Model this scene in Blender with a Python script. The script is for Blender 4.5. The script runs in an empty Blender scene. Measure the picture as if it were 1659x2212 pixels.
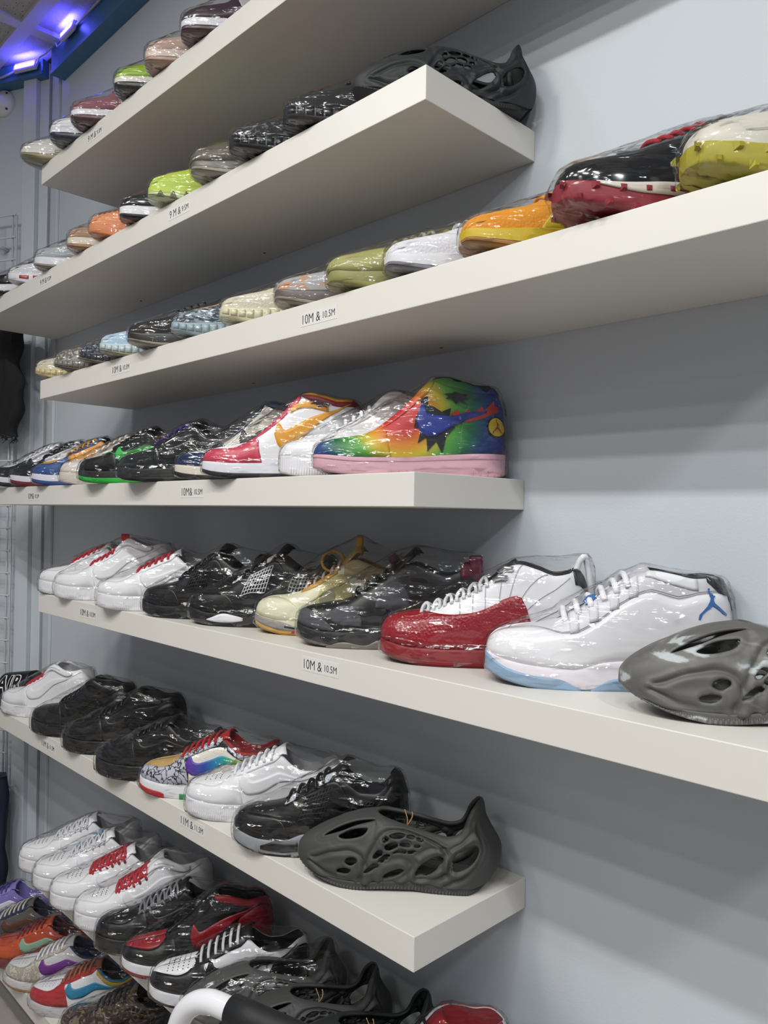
import bpy, bmesh, math, random
import numpy as np
from mathutils import Vector
from mathutils.geometry import tessellate_polygon, delaunay_2d_cdt

# ------------------------------------------------------------------ camera, light, exposure
SC = bpy.context.scene
COL = SC.collection
DZ = 0.56                                   # floor is z = 0; the lowest shelf top is about 25 cm up
cam_d = bpy.data.cameras.new('camera')
cam_d.sensor_fit = 'VERTICAL'
cam_d.sensor_height = 36.0
cam_d.lens = 1674.6 / 2212 * 36.0
cam_d.clip_start = 0.02
cam = bpy.data.objects.new('camera', cam_d)
cam.rotation_euler = (1.5748, -0.0169, 0.7936)
cam.location = (0.7435, -1.0667, 1.0054 + DZ)
COL.objects.link(cam)
SC.camera = cam

SC.view_settings.view_transform = 'Standard'
SC.view_settings.look = 'None'
SC.view_settings.gamma = 1.0
SC.view_settings.use_curve_mapping = False
SC.view_settings.exposure = 0.0
try:
    SC.cycles.transparent_max_bounces = 24
    SC.cycles.max_bounces = 7
    SC.cycles.diffuse_bounces = 3
    SC.cycles.glossy_bounces = 3
    SC.cycles.caustics_reflective = False
    SC.cycles.caustics_refractive = False
    SC.cycles.use_denoising = True
except Exception:
    pass

WORLD = bpy.data.worlds.new('world')
SC.world = WORLD
WORLD.use_nodes = True
WORLD.node_tree.nodes['Background'].inputs[0].default_value = (0.80, 0.83, 0.95, 1)
WORLD.node_tree.nodes['Background'].inputs[1].default_value = 0.33

LAMPS = [  # x, y, size x, size y, watts: the shop's ceiling lamps
    (-1.30, -1.55, .28, .07, 8), (-0.45, -1.55, .28, .07, 14), (0.30, -1.55, .28, .07, 12), (1.10, -1.55, .28, .07, 11), (2.05, -1.45, .28, .07, 26),
    (-0.80, -1.90, .28, .07, 10), (0.70, -1.90, .28, .07, 12), (-0.1, -2.25, .28, .07, 9), (1.5, -2.25, .28, .07, 9), (0.4, -2.7, .28, .07, 7),
]
def lamp(i, x, y, sx, sy, w):
    d = bpy.data.lights.new('ceiling_lamp', 'AREA')
    d.shape = 'RECTANGLE'; d.size = sx; d.size_y = sy
    d.energy = w; d.color = (1.0, 0.965, 0.90) if i % 2 else (0.93, 0.985, 1.0)
    o = bpy.data.objects.new('ceiling_lamp', d)
    o.location = (x, y, 2.55 + DZ)
    o.rotation_euler = (math.radians(2), 0, 0)
    COL.objects.link(o)
for i, l in enumerate(LAMPS):
    lamp(i, *l)
for i in range(18):        # small unseen spots added behind the camera, for glints on the film
    lamp(i, -1.5 + .95 * (i % 6) + .3 * (i // 6), -3.5 - 1.05 * (i // 6), .11, .11, 1.1)

# ------------------------------------------------------------------ helpers
def lin(c):
    if isinstance(c, str):
        c = c.lstrip('#'); c = [int(c[i:i+2], 16) / 255 for i in (0, 2, 4)]
    return tuple((v / 12.92 if v <= 0.04045 else ((v + 0.055) / 1.055) ** 2.4) for v in c) + (1.0,)

MATS = {}
def nodes(name):
    m = bpy.data.materials.new(name); m.use_nodes = True
    nt = m.node_tree
    return m, nt, nt.nodes['Principled BSDF']

def bump(nt, b, scale, strength, kind='noise', dist=0.001, coord='Object', vec=None):
    tc = nt.nodes.new('ShaderNodeTexCoord')
    src = tc.outputs[coord]
    if vec:
        mp = nt.nodes.new('ShaderNodeMapping'); mp.inputs['Scale'].default_value = vec
        nt.links.new(src, mp.inputs['Vector']); src = mp.outputs[0]
    if kind == 'noise':
        t = nt.nodes.new('ShaderNodeTexNoise'); t.inputs['Scale'].default_value = scale; t.inputs['Detail'].default_value = 3
        out = t.outputs[0]
    elif kind == 'wave':
        t = nt.nodes.new('ShaderNodeTexWave'); t.inputs['Scale'].default_value = scale; out = t.outputs[1]
    else:
        t = nt.nodes.new('ShaderNodeTexVoronoi'); t.inputs['Scale'].default_value = scale; out = t.outputs[0]
    nt.links.new(src, t.inputs['Vector'])
    bp = nt.nodes.new('ShaderNodeBump'); bp.inputs['Strength'].default_value = strength; bp.inputs['Distance'].default_value = dist
    nt.links.new(out, bp.inputs['Height']); nt.links.new(bp.outputs[0], b.inputs['Normal'])

def M(c, kind='leather'):
    """plain coloured material of one kind, shared by everything of that colour"""
    key = (c, kind)
    if key in MATS: return MATS[key]
    m, nt, b = nodes(kind + '_' + str(c).lstrip('#'))
    b.inputs['Base Color'].default_value = lin(c)
    r = dict(leather=.42, fabric=.85, rubber=.55, patent=.12, foam=.62, paint=.45, metal=.3, suede=.9, knit=.85, gum=.4, ribbed=.5)[kind]
    b.inputs['Roughness'].default_value = r
    if kind == 'leather': bump(nt, b, 420, .12)
    elif kind == 'fabric': bump(nt, b, 900, .35, 'voronoi')
    elif kind == 'knit': bump(nt, b, 260, .6, 'voronoi')
    elif kind == 'suede': bump(nt, b, 700, .3)
    elif kind == 'foam': bump(nt, b, 900, .08)
    elif kind == 'rubber': bump(nt, b, 200, .08)
    elif kind == 'ribbed': bump(nt, b, 75, .5, 'wave', .0012)
    elif kind == 'metal': b.inputs['Metallic'].default_value = 1.0
    MATS[key] = m
    return m

def ramp_mat(name, vec, stops, rough=.45, kind='linear', center=None, tex=None, mode='LINEAR'):
    """colour that runs along the thing itself (object coordinates)"""
    if name in MATS: return MATS[name]
    m, nt, b = nodes(name)
    b.inputs['Roughness'].default_value = rough
    tc = nt.nodes.new('ShaderNodeTexCoord')
    if tex:
        t = tex(nt, tc)
    elif kind == 'radial':
        vm = nt.nodes.new('ShaderNodeVectorMath'); vm.operation = 'MULTIPLY'; vm.inputs[1].default_value = (1, 0, 1)
        nt.links.new(tc.outputs['Object'], vm.inputs[0])
        vd = nt.nodes.new('ShaderNodeVectorMath'); vd.operation = 'DISTANCE'; vd.inputs[1].default_value = center
        nt.links.new(vm.outputs[0], vd.inputs[0])
        mu = nt.nodes.new('ShaderNodeMath'); mu.operation = 'MULTIPLY'; mu.inputs[1].default_value = vec
        nt.links.new(vd.outputs['Value'], mu.inputs[0]); t = mu.outputs[0]
    else:
        vd = nt.nodes.new('ShaderNodeVectorMath'); vd.operation = 'DOT_PRODUCT'; vd.inputs[1].default_value = vec[:3]
        nt.links.new(tc.outputs['Object'], vd.inputs[0])
        mu = nt.nodes.new('ShaderNodeMath'); mu.operation = 'ADD'; mu.inputs[1].default_value = vec[3]
        nt.links.new(vd.outputs['Value'], mu.inputs[0]); t = mu.outputs[0]
    r = nt.nodes.new('ShaderNodeValToRGB'); r.color_ramp.interpolation = mode
    els = r.color_ramp.elements
    while len(els) < len(stops): els.new(.5)
    for e, (p, c) in zip(els, stops): e.position = p; e.color = lin(c)
    nt.links.new(t, r.inputs[0]); nt.links.new(r.outputs[0], b.inputs['Base Color'])
    MATS[name] = m
    return m

def noise_tex(scale, detail=3, vec=(1, 1, 1), dist=0.0):
    def f(nt, tc):
        mp = nt.nodes.new('ShaderNodeMapping'); mp.inputs['Scale'].default_value = vec
        nt.links.new(tc.outputs['Object'], mp.inputs['Vector'])
        t = nt.nodes.new('ShaderNodeTexNoise'); t.inputs['Scale'].default_value = scale; t.inputs['Detail'].default_value = detail
        t.inputs['Distortion'].default_value = dist
        nt.links.new(mp.outputs[0], t.inputs['Vector']); return t.outputs[0]
    return f
def crack_tex(scale):
    def f(nt, tc):
        n = nt.nodes.new('ShaderNodeTexNoise'); n.inputs['Scale'].default_value = 55
        mx = nt.nodes.new('ShaderNodeMixRGB'); mx.inputs[0].default_value = .035
        nt.links.new(tc.outputs['Object'], n.inputs['Vector']); nt.links.new(tc.outputs['Object'], mx.inputs[1]); nt.links.new(n.outputs[1], mx.inputs[2])
        t = nt.nodes.new('ShaderNodeTexVoronoi'); t.feature = 'DISTANCE_TO_EDGE'; t.inputs['Scale'].default_value = scale
        nt.links.new(mx.outputs[0], t.inputs['Vector']); return t.outputs[0]
    return f
def check_tex(scale):
    def f(nt, tc):
        t = nt.nodes.new('ShaderNodeTexChecker'); t.inputs['Scale'].default_value = scale
        nt.links.new(tc.outputs['Object'], t.inputs['Vector']); return t.outputs[1]
    return f

def film_material(name, rough, wr, tint=(.985, .985, .985, 1)):
    """thin clear shrink film: see-through, glossy, wrinkled"""
    m = bpy.data.materials.new(name); m.use_nodes = True
    nt = m.node_tree; nt.nodes.clear()
    out = nt.nodes.new('ShaderNodeOutputMaterial')
    tr = nt.nodes.new('ShaderNodeBsdfTransparent'); tr.inputs[0].default_value = tint
    gl = nt.nodes.new('ShaderNodeBsdfGlossy'); gl.inputs['Roughness'].default_value = rough
    mix = nt.nodes.new('ShaderNodeMixShader')
    fr = nt.nodes.new('ShaderNodeFresnel')
    ge = nt.nodes.new('ShaderNodeNewGeometry')      # a film this thin reflects alike from both of its faces
    io = nt.nodes.new('ShaderNodeMath'); io.operation = 'MULTIPLY_ADD'; io.inputs[1].default_value = 1 / 1.6 - 1.6; io.inputs[2].default_value = 1.6
    nt.links.new(ge.outputs['Backfacing'], io.inputs[0]); nt.links.new(io.outputs[0], fr.inputs['IOR'])
    tc = nt.nodes.new('ShaderNodeTexCoord')
    mp = nt.nodes.new('ShaderNodeMapping'); mp.inputs['Rotation'].default_value = (.3, .75, .2); mp.inputs['Scale'].default_value = (7, 42, 55)
    no = nt.nodes.new('ShaderNodeTexNoise'); no.inputs['Scale'].default_value = 1.0; no.inputs['Detail'].default_value = 1.5; no.inputs['Distortion'].default_value = .8
    n2 = nt.nodes.new('ShaderNodeTexVoronoi'); n2.feature = 'F1'; n2.inputs['Scale'].default_value = 1.0     # facets between creases
    m2 = nt.nodes.new('ShaderNodeMapping'); m2.inputs['Rotation'].default_value = (.2, -.6, .35); m2.inputs['Scale'].default_value = (24, 48, 48)
    wn = nt.nodes.new('ShaderNodeTexNoise'); wn.inputs['Scale'].default_value = 22
    wm = nt.nodes.new('ShaderNodeMixRGB'); wm.inputs[0].default_value = .03
    nt.links.new(tc.outputs['Object'], wn.inputs['Vector']); nt.links.new(tc.outputs['Object'], wm.inputs[1]); nt.links.new(wn.outputs[1], wm.inputs[2]); nt.links.new(wm.outputs[0], m2.inputs[0])
    ad = nt.nodes.new('ShaderNodeMath'); ad.operation = 'ADD'
    bp = nt.nodes.new('ShaderNodeBump'); bp.inputs['Strength'].default_value = wr; bp.inputs['Distance'].default_value = .0075
    nt.links.new(tc.outputs['Object'], mp.inputs[0]); nt.links.new(mp.outputs[0], no.inputs['Vector']); nt.links.new(m2.outputs[0], n2.inputs['Vector'])
    nt.links.new(no.outputs[0], ad.inputs[0]); nt.links.new(n2.outputs[0], ad.inputs[1]); nt.links.new(ad.outputs[0], bp.inputs['Height'])
    nt.links.new(bp.outputs[0], gl.inputs['Normal']); nt.links.new(bp.outputs[0], fr.inputs['Normal'])
    nt.links.new(fr.outputs[0], mix.inputs[0]); nt.links.new(tr.outputs[0], mix.inputs[1]); nt.links.new(gl.outputs[0], mix.inputs[2])
    nt.links.new(mix.outputs[0], out.inputs['Surface'])
    return m
FILM = film_material('clear_film', .14, 1.0)

def mesh(name, verts, faces, mat, parent=None, smooth=True, loc=None, kind=None, label=None):
    me = bpy.data.meshes.new(name)
    me.from_pydata([tuple(v) for v in verts], [], faces)
    if smooth: me.polygons.foreach_set('use_smooth', [True] * len(me.polygons))
    if mat is not None: me.materials.append(mat)
    o = bpy.data.objects.new(name, me)
    COL.objects.link(o)
    if parent is not None: o.parent = parent
    if loc is not None: o.location = loc
    if kind: o['kind'] = kind
    if label: o['label'] = label
    return o
def empty(name, loc, yaw=0, label=None, cat=None, group=None):
    o = bpy.data.objects.new(name, None); o.location = loc; o.rotation_euler = (0, 0, yaw); o.empty_display_size = .02
    COL.objects.link(o)
    if label: tag(o, label, cat, group)
    return o
def tag(o, label, cat, group=None):
    o['label'] = label; o['category'] = cat
    if group: o['group'] = group
    return o
def grid_faces(n, m, off=0, flip=False):
    f = []
    for i in range(n - 1):
        for j in range(m - 1):
            a = off + i * m + j
            q = (a, a + 1, a + m + 1, a + m)
            f.append(q[::-1] if flip else q)
    return f
def box_data(x0, x1, y0, y1, z0, z1, bev=0.0):
    bm = bmesh.new()
    bmesh.ops.create_cube(bm, size=1)
    for v in bm.verts:
        v.co = Vector(((x0 + x1) / 2 + v.co.x * (x1 - x0), (y0 + y1) / 2 + v.co.y * (y1 - y0), (z0 + z1) / 2 + v.co.z * (z1 - z0)))
    if bev: bmesh.ops.bevel(bm, geom=list(bm.edges), offset=bev, segments=2, affect='EDGES', profile=.5)
    bm.verts.index_update()
    V = [tuple(v.co) for v in bm.verts]; F = [tuple(v.index for v in f.verts) for f in bm.faces]
    bm.free()
    return V, F
def box(name, x0, x1, y0, y1, z0, z1, mat, parent=None, bev=0.0, kind=None, label=None):
    V, F = box_data(x0, x1, y0, y1, z0, z1, bev)
    return mesh(name, V, F, mat, parent, smooth=False, kind=kind, label=label)
def tube(pts, r, sides=6, cap=True):
    P = np.array(pts, float); n = len(P)
    T = np.gradient(P, axis=0); T /= np.linalg.norm(T, axis=1)[:, None] + 1e-12
    up = np.array([0, 0, 1.0]) if abs(T[0][2]) < .9 else np.array([1.0, 0, 0])
    V = []
    N = np.cross(T[0], up); N /= np.linalg.norm(N)
    for i in range(n):
        N = N - T[i] * N.dot(T[i]); N /= np.linalg.norm(N) + 1e-12
        B = np.cross(T[i], N)
        rr = r[i] if hasattr(r, '__len__') else r
        for k in range(sides):
            a = 2 * math.pi * k / sides
            V.append(P[i] + rr * (math.cos(a) * N + math.sin(a) * B))
    F = []
    for i in range(n - 1):
        for k in range(sides):
            k2 = (k + 1) % sides
            F.append((i * sides + k, i * sides + k2, (i + 1) * sides + k2, (i + 1) * sides + k))
    if cap:
        F.append(tuple(range(sides - 1, -1, -1))); F.append(tuple((n - 1) * sides + k for k in range(sides)))
    return V, F
def join(parts):
    V, F = [], []
    for v, f in [p[:2] for p in parts]:
        o = len(V); V += list(v); F += [tuple(i + o for i in q) for q in f]
    return V, F
def smooth_path(pts, n):
    P = np.array(pts, float); d = np.r_[0, np.cumsum(np.linalg.norm(np.diff(P, axis=0), axis=1))]
    t = np.linspace(0, d[-1], n)
    return np.stack([pchip(d, P[:, k], t) for k in range(P.shape[1])], 1)
def pchip(xp, yp, x):
    xp = np.asarray(xp, float); yp = np.asarray(yp, float); x = np.clip(np.asarray(x, float), xp[0], xp[-1])
    if len(xp) == 2: return np.interp(x, xp, yp)
    h = np.diff(xp); d = np.diff(yp) / h
    m = np.zeros(len(xp))
    w1 = 2 * h[1:] + h[:-1]; w2 = h[1:] + 2 * h[:-1]
    ok = d[:-1] * d[1:] > 0
    with np.errstate(divide='ignore', invalid='ignore'):
        m[1:-1] = np.where(ok, (w1 + w2) / (w1 / d[:-1] + w2 / d[1:]), 0)
    m[0] = d[0]; m[-1] = d[-1]
    i = np.clip(np.searchsorted(xp, x, 'right') - 1, 0, len(h) - 1)
    s = (x - xp[i]) / h[i]; s2 = s * s; s3 = s2 * s
    return (2 * s3 - 3 * s2 + 1) * yp[i] + (s3 - 2 * s2 + s) * h[i] * m[i] + (-2 * s3 + 3 * s2) * yp[i + 1] + (s3 - s2) * h[i] * m[i + 1]

# ------------------------------------------------------------------ the setting
XW = -2.03
SHELF_Z = [1.9359, 1.6429, 1.3521, 1.0679, 0.7817, 0.4152, 0.0498, -0.3063]
SHELF_Z = [z + DZ for z in SHELF_Z]
CEIL = 2.572 + DZ
PHI = math.radians(-65)
def turn(o):
    """the end wall meets the long wall at an open angle: swing what was laid out square to it about the corner"""
    c, s_ = math.cos(PHI), math.sin(PHI); x, y = o.location.x - XW, o.location.y
    o.location.x, o.location.y = XW + c * x - s_ * y, s_ * x + c * y
    o.rotation_euler.z += PHI
    return o
def wall_material():
    m, nt, b = nodes('wall_paint')
    b.inputs['Base Color'].default_value = lin('#c3c9d0'); b.inputs['Roughness'].default_value = .55
    bump(nt, b, 260, .16, 'noise', .0012)
    return m
WALL = wall_material()
box('wall_right', XW - .1, 2.6, 0, .1, 0, CEIL, WALL, kind='structure')
turn(box('wall_left', XW - .1, XW, -3.2, .03, 0, CEIL, WALL, kind='structure'))
box('wall_back', XW - .1, 2.6, -6.9, -6.8, 0, CEIL, M('#8c8a8c', 'paint'), kind='structure')
box('floor', -5.2, 5.0, -6.9, .1, -.1, 0, M('#aba49c', 'rubber'), kind='structure')
# boxed-in corner post of the left wall
turn(box('trim_1', XW, XW + .035, -.107, -.050, 0, 2.53 + DZ, WALL, kind='structure', bev=.002))
turn(box('trim_2', XW, XW + .016, -.050, -.010, 0, CEIL, WALL, kind='structure', bev=.002))
box('trim_3', XW + .002, XW + .058, -.010, 0, 0, CEIL, WALL, kind='structure', bev=.002)
TEAL = M('#3f6f93', 'paint')
def molding(name, a, b, nrm, z0, z1, d):
    """crown board with a thicker lower lip, from a to b (xy), standing off the wall along nrm"""
    prof = [(0, z0), (d, z0), (d, z0 + .012), (d - .004, z0 + .016), (d - .004, z1), (0, z1)]
    V = []
    for p in (a, b):
        for q, z in prof: V.append((p[0] + nrm[0] * q, p[1] + nrm[1] * q, z))
    n = len(prof)
    F = [(i, (i + 1) % n, n + (i + 1) % n, n + i) for i in range(n)] + [tuple(range(n))[::-1], tuple(range(n, 2 * n))]
    return mesh(name, V, F, TEAL, smooth=False, kind='structure')
molding('trim_4', (XW + .085, 0), (2.6, 0), (0, -1), 2.483 + DZ, CEIL, .05)
turn(molding('trim_5', (XW, -3.1), (XW, -.012), (1, 0), 2.515 + DZ, CEIL, .05))
# suspended ceiling: pitted lay-in tiles in a grid of T bars
def tile_material():
    m, nt, b = nodes('ceiling_tile_board')
    b.inputs['Roughness'].default_value = .9
    tc = nt.nodes.new('ShaderNodeTexCoord')
    mp = nt.nodes.new('ShaderNodeMapping'); mp.inputs['Scale'].default_value = (1, 2.3, 1); mp.inputs['Rotation'].default_value = (0, 0, .6)
    t = nt.nodes.new('ShaderNodeTexNoise'); t.inputs['Scale'].default_value = 55; t.inputs['Detail'].default_value = 5
    r = nt.nodes.new('ShaderNodeValToRGB'); r.color_ramp.elements[0].position = .33; r.color_ramp.elements[1].position = .40
    r.color_ramp.elements[0].color = lin('#4a4648'); r.color_ramp.elements[1].color = lin('#b8b4b4')
    nt.links.new(tc.outputs['Object'], mp.inputs[0]); nt.links.new(mp.outputs[0], t.inputs['Vector']); nt.links.new(t.outputs[0], r.inputs[0]); nt.links.new(r.outputs[0], b.inputs['Base Color'])
    bp = nt.nodes.new('ShaderNodeBump'); bp.inputs['Strength'].default_value = .6; bp.inputs['Distance'].default_value = .003
    nt.links.new(r.outputs[0], bp.inputs['Height']); nt.links.new(bp.outputs[0], b.inputs['Normal'])
    return m
ceil = box('ceiling', -5.2, 5.0, -6.9, .1, CEIL + .03, CEIL + .08, M('#a9a6a8', 'paint'), kind='structure')
TILE = tile_material(); BAR = M('#c9c6c6', 'paint')
GX = [-1.89 + .61 * k for k in range(-5, 8)]; GY = [.0, -.15] + [-.15 - .61 * k for k in range(1, 9)]
tv, tf = box_data(-.5, .5, -.5, .5, 0, .014)
tile_me = None
for i in range(len(GX) - 1):
    for j in range(len(GY) - 1):
        if tile_me is None:
            t = mesh('ceiling_tile', tv, tf, TILE, ceil, smooth=False); tile_me = t.data
        else:
            t = bpy.data.objects.new('ceiling_tile', tile_me); COL.objects.link(t); t.parent = ceil
        t.location = ((GX[i] + GX[i + 1]) / 2, (GY[j] + GY[j + 1]) / 2, CEIL + .014)
        t.scale = (.572, GY[j] - GY[j + 1] - .038, 1)
for x in GX:
    box('grid_bar', x - .022, x + .022, -5.4, 0, CEIL, CEIL + .014, BAR, ceil)
for y in GY[1:]:
    box('grid_bar', -5.1, 5.0, y - .022, y + .022, CEIL - .0005, CEIL + .014, BAR, ceil)

# ------------------------------------------------------------------ shelves
def shelf_material():
    m, nt, b = nodes('shelf_laminate')
    b.inputs['Base Color'].default_value = lin('#dad6cf'); b.inputs['Roughness'].default_value = .38
    bump(nt, b, 60, .02)
    return m
SHELF = shelf_material()
D = .267
X_OF = [(-1.417, .51), (-1.965, 0), (-1.399, .52), (-1.965, -.010), (-1.383, .53), (-1.965, .005), (-1.383, .53), (-1.965, .005)]
ORD = ['topmost', 'second from the top', 'third from the top', 'fourth from the top, near eye level', 'fifth from the top', 'sixth from the top', 'seventh from the top', 'lowest in the picture']
EXTRA = ['holding six pale wrapped shoes', 'ending at a black moulded clog', 'holding knit runners and the spiked soles', 'ending at the rainbow high top', 'ending at the marbled grey clog', 'ending at the charcoal clog', 'with the red-laced white sneakers', 'with the red and blue low sneaker']
shelves = []
for i, ((x0, x1), z) in enumerate(zip(X_OF, SHELF_Z)):
    V, F = box_data(-(x1 - x0) / 2, (x1 - x0) / 2, -D, -.0005, -.05, 0, .0012)
    s = mesh('floating_shelf', V, F, SHELF, smooth=False, loc=((x0 + x1) / 2, 0, z))
    tag(s, 'white floating shelf %s, %s' % (ORD[i], EXTRA[i]), 'shelf', 'white floating wall shelves')
    shelves.append(s)
    for fx in (.33, .66) if i in (1, 2) else ():
        a = np.linspace(0, 2 * math.pi, 11)[:-1]; cx = (fx - .5) * (x1 - x0) * .9
        V = [(cx + .004 * math.cos(t), -.04 + .003 * math.sin(t), -.0505) for t in a] + [(cx + .004 * math.cos(t), -.04 + .003 * math.sin(t), -.049) for t in a]
        n = 10
        mesh('screw_plug', V, [tuple(range(n))[::-1]] + [(k, (k + 1) % n, n + (k + 1) % n, n + k) for k in range(n)], M('#4a4a4c', 'rubber'), s)

STICK = M('#dcd9d5', 'paint'); INK = M('#1a1a20', 'paint')
def text_mesh(body, size):
    cu = bpy.data.curves.new('lettering', 'FONT'); cu.body = body; cu.size = size; cu.extrude = .00015; cu.offset = -.0003 * size / .02
    cu.resolution_u = 3
    o = bpy.data.objects.new('tmp_text', cu); COL.objects.link(o)
    bpy.context.view_layer.update()
    me = bpy.data.meshes.new_from_object(o.evaluated_get(bpy.context.evaluated_depsgraph_get()))
    bpy.data.objects.remove(o); bpy.data.curves.remove(cu)
    V = np.array([v.co[:] for v in me.vertices]); F = [tuple(p.vertices) for p in me.polygons]
    bpy.data.meshes.remove(me)
    return V, F
def size_label(i, x, z, big, small, k=1.0):
    s = shelves[i]; sx = s.location.x; sz = s.location.z
    V1, F1 = text_mesh(big, .0225); V2, F2 = text_mesh(small, .016)
    for V in (V1, V2): V[:, 0] *= .82
    V2 = V2 + np.array([V1[:, 0].max() + .0045, .002, 0])
    V, F = join([(V1, F1), (V2, F2)]); V = np.array(V); V[:, :2] *= k
    c = (V.max(0) + V.min(0)) / 2; V -= c
    w, h = V[:, 0].max() + .005, V[:, 1].max() + .004
    st = box('size_label', -w, w, -.0004, 0, -h, h, STICK, s); st.location = (x - sx, -D, z + DZ - sz)
    VV = [(v[0], -.0006 + (-.0002 if v[2] > 0 else 0.0004), v[1]) for v in V]
    mesh('lettering', VV, F, INK, st, smooth=False)
size_label(0, -1.085, 1.911, '9 M & ', '9.5M'); size_label(1, -.679, 1.618, '9 M & ', '9.5M'); size_label(1, -1.374, 1.618, '9 M & ', '9.5M')
size_label(2, -.228, 1.326, '10M & ', '10.5M'); size_label(2, -.925, 1.327, '10M & ', '10.5M')
size_label(3, -.609, 1.045, '10M& ', '10.5M'); size_label(3, -1.43, 1.041, '10M& ', '10.5M')
size_label(4, -1.074, .758, '10M & ', '10.5M'); size_label(4, -.209, .761, '10M & ', '10.5M')
size_label(5, -1.30, .391, '11M & ', '11.5M'); size_label(5, -.587, .396, '11M & ', '11.5M')

# ------------------------------------------------------------------ sneakers
# A shoe is drawn in its own side view: x in mm from toe (0) to heel (310), z in mm up from the shelf.
# Its skin is S(x, t): t = 0 at the edge of the sole, t = 1 at the top line or the rim of the opening.
LEN = 310.0
PLAN = [(0, 0), (1, 10), (4, 18.5), (9, 25.5), (18, 32.5), (35, 40), (65, 46), (95, 47.5), (130, 44), (170, 38.5), (215, 36), (255, 36), (280, 33.5), (297, 25.5), (305, 17), (309, 8), (310, 0)]
G_LOW = [(0, 0), (88, 0), (92, 6), (110, 12), (160, 16), (186, 20), (205, 27), (235, 28), (265, 27), (285, 21), (297, 11), (303, 0), (310, 0)]
G_HI = [(0, 0), (92, 0), (96, 6), (112, 11), (160, 15), (185, 19), (205, 25), (240, 27), (270, 26), (288, 20), (299, 9), (304, 0), (310, 0)]
SOLE_CUP = dict(hs=[(0, 33), (15, 32), (70, 28), (130, 29), (200, 34), (260, 38), (310, 39)], zb=[(0, 13), (30, 4), (75, 0), (240, 0), (285, 1), (310, 6)])
SOLE_AF = dict(hs=[(0, 38), (15, 37), (70, 33), (130, 33), (200, 39), (260, 44), (310, 45)], zb=[(0, 11), (30, 3), (70, 0), (240, 0), (285, 1), (310, 5)])
SOLE_RUN = dict(hs=[(0, 34), (40, 28), (110, 31), (200, 40), (310, 48)], zb=[(0, 17), (30, 8), (80, 0), (240, 0), (280, 4), (310, 16)])
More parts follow.
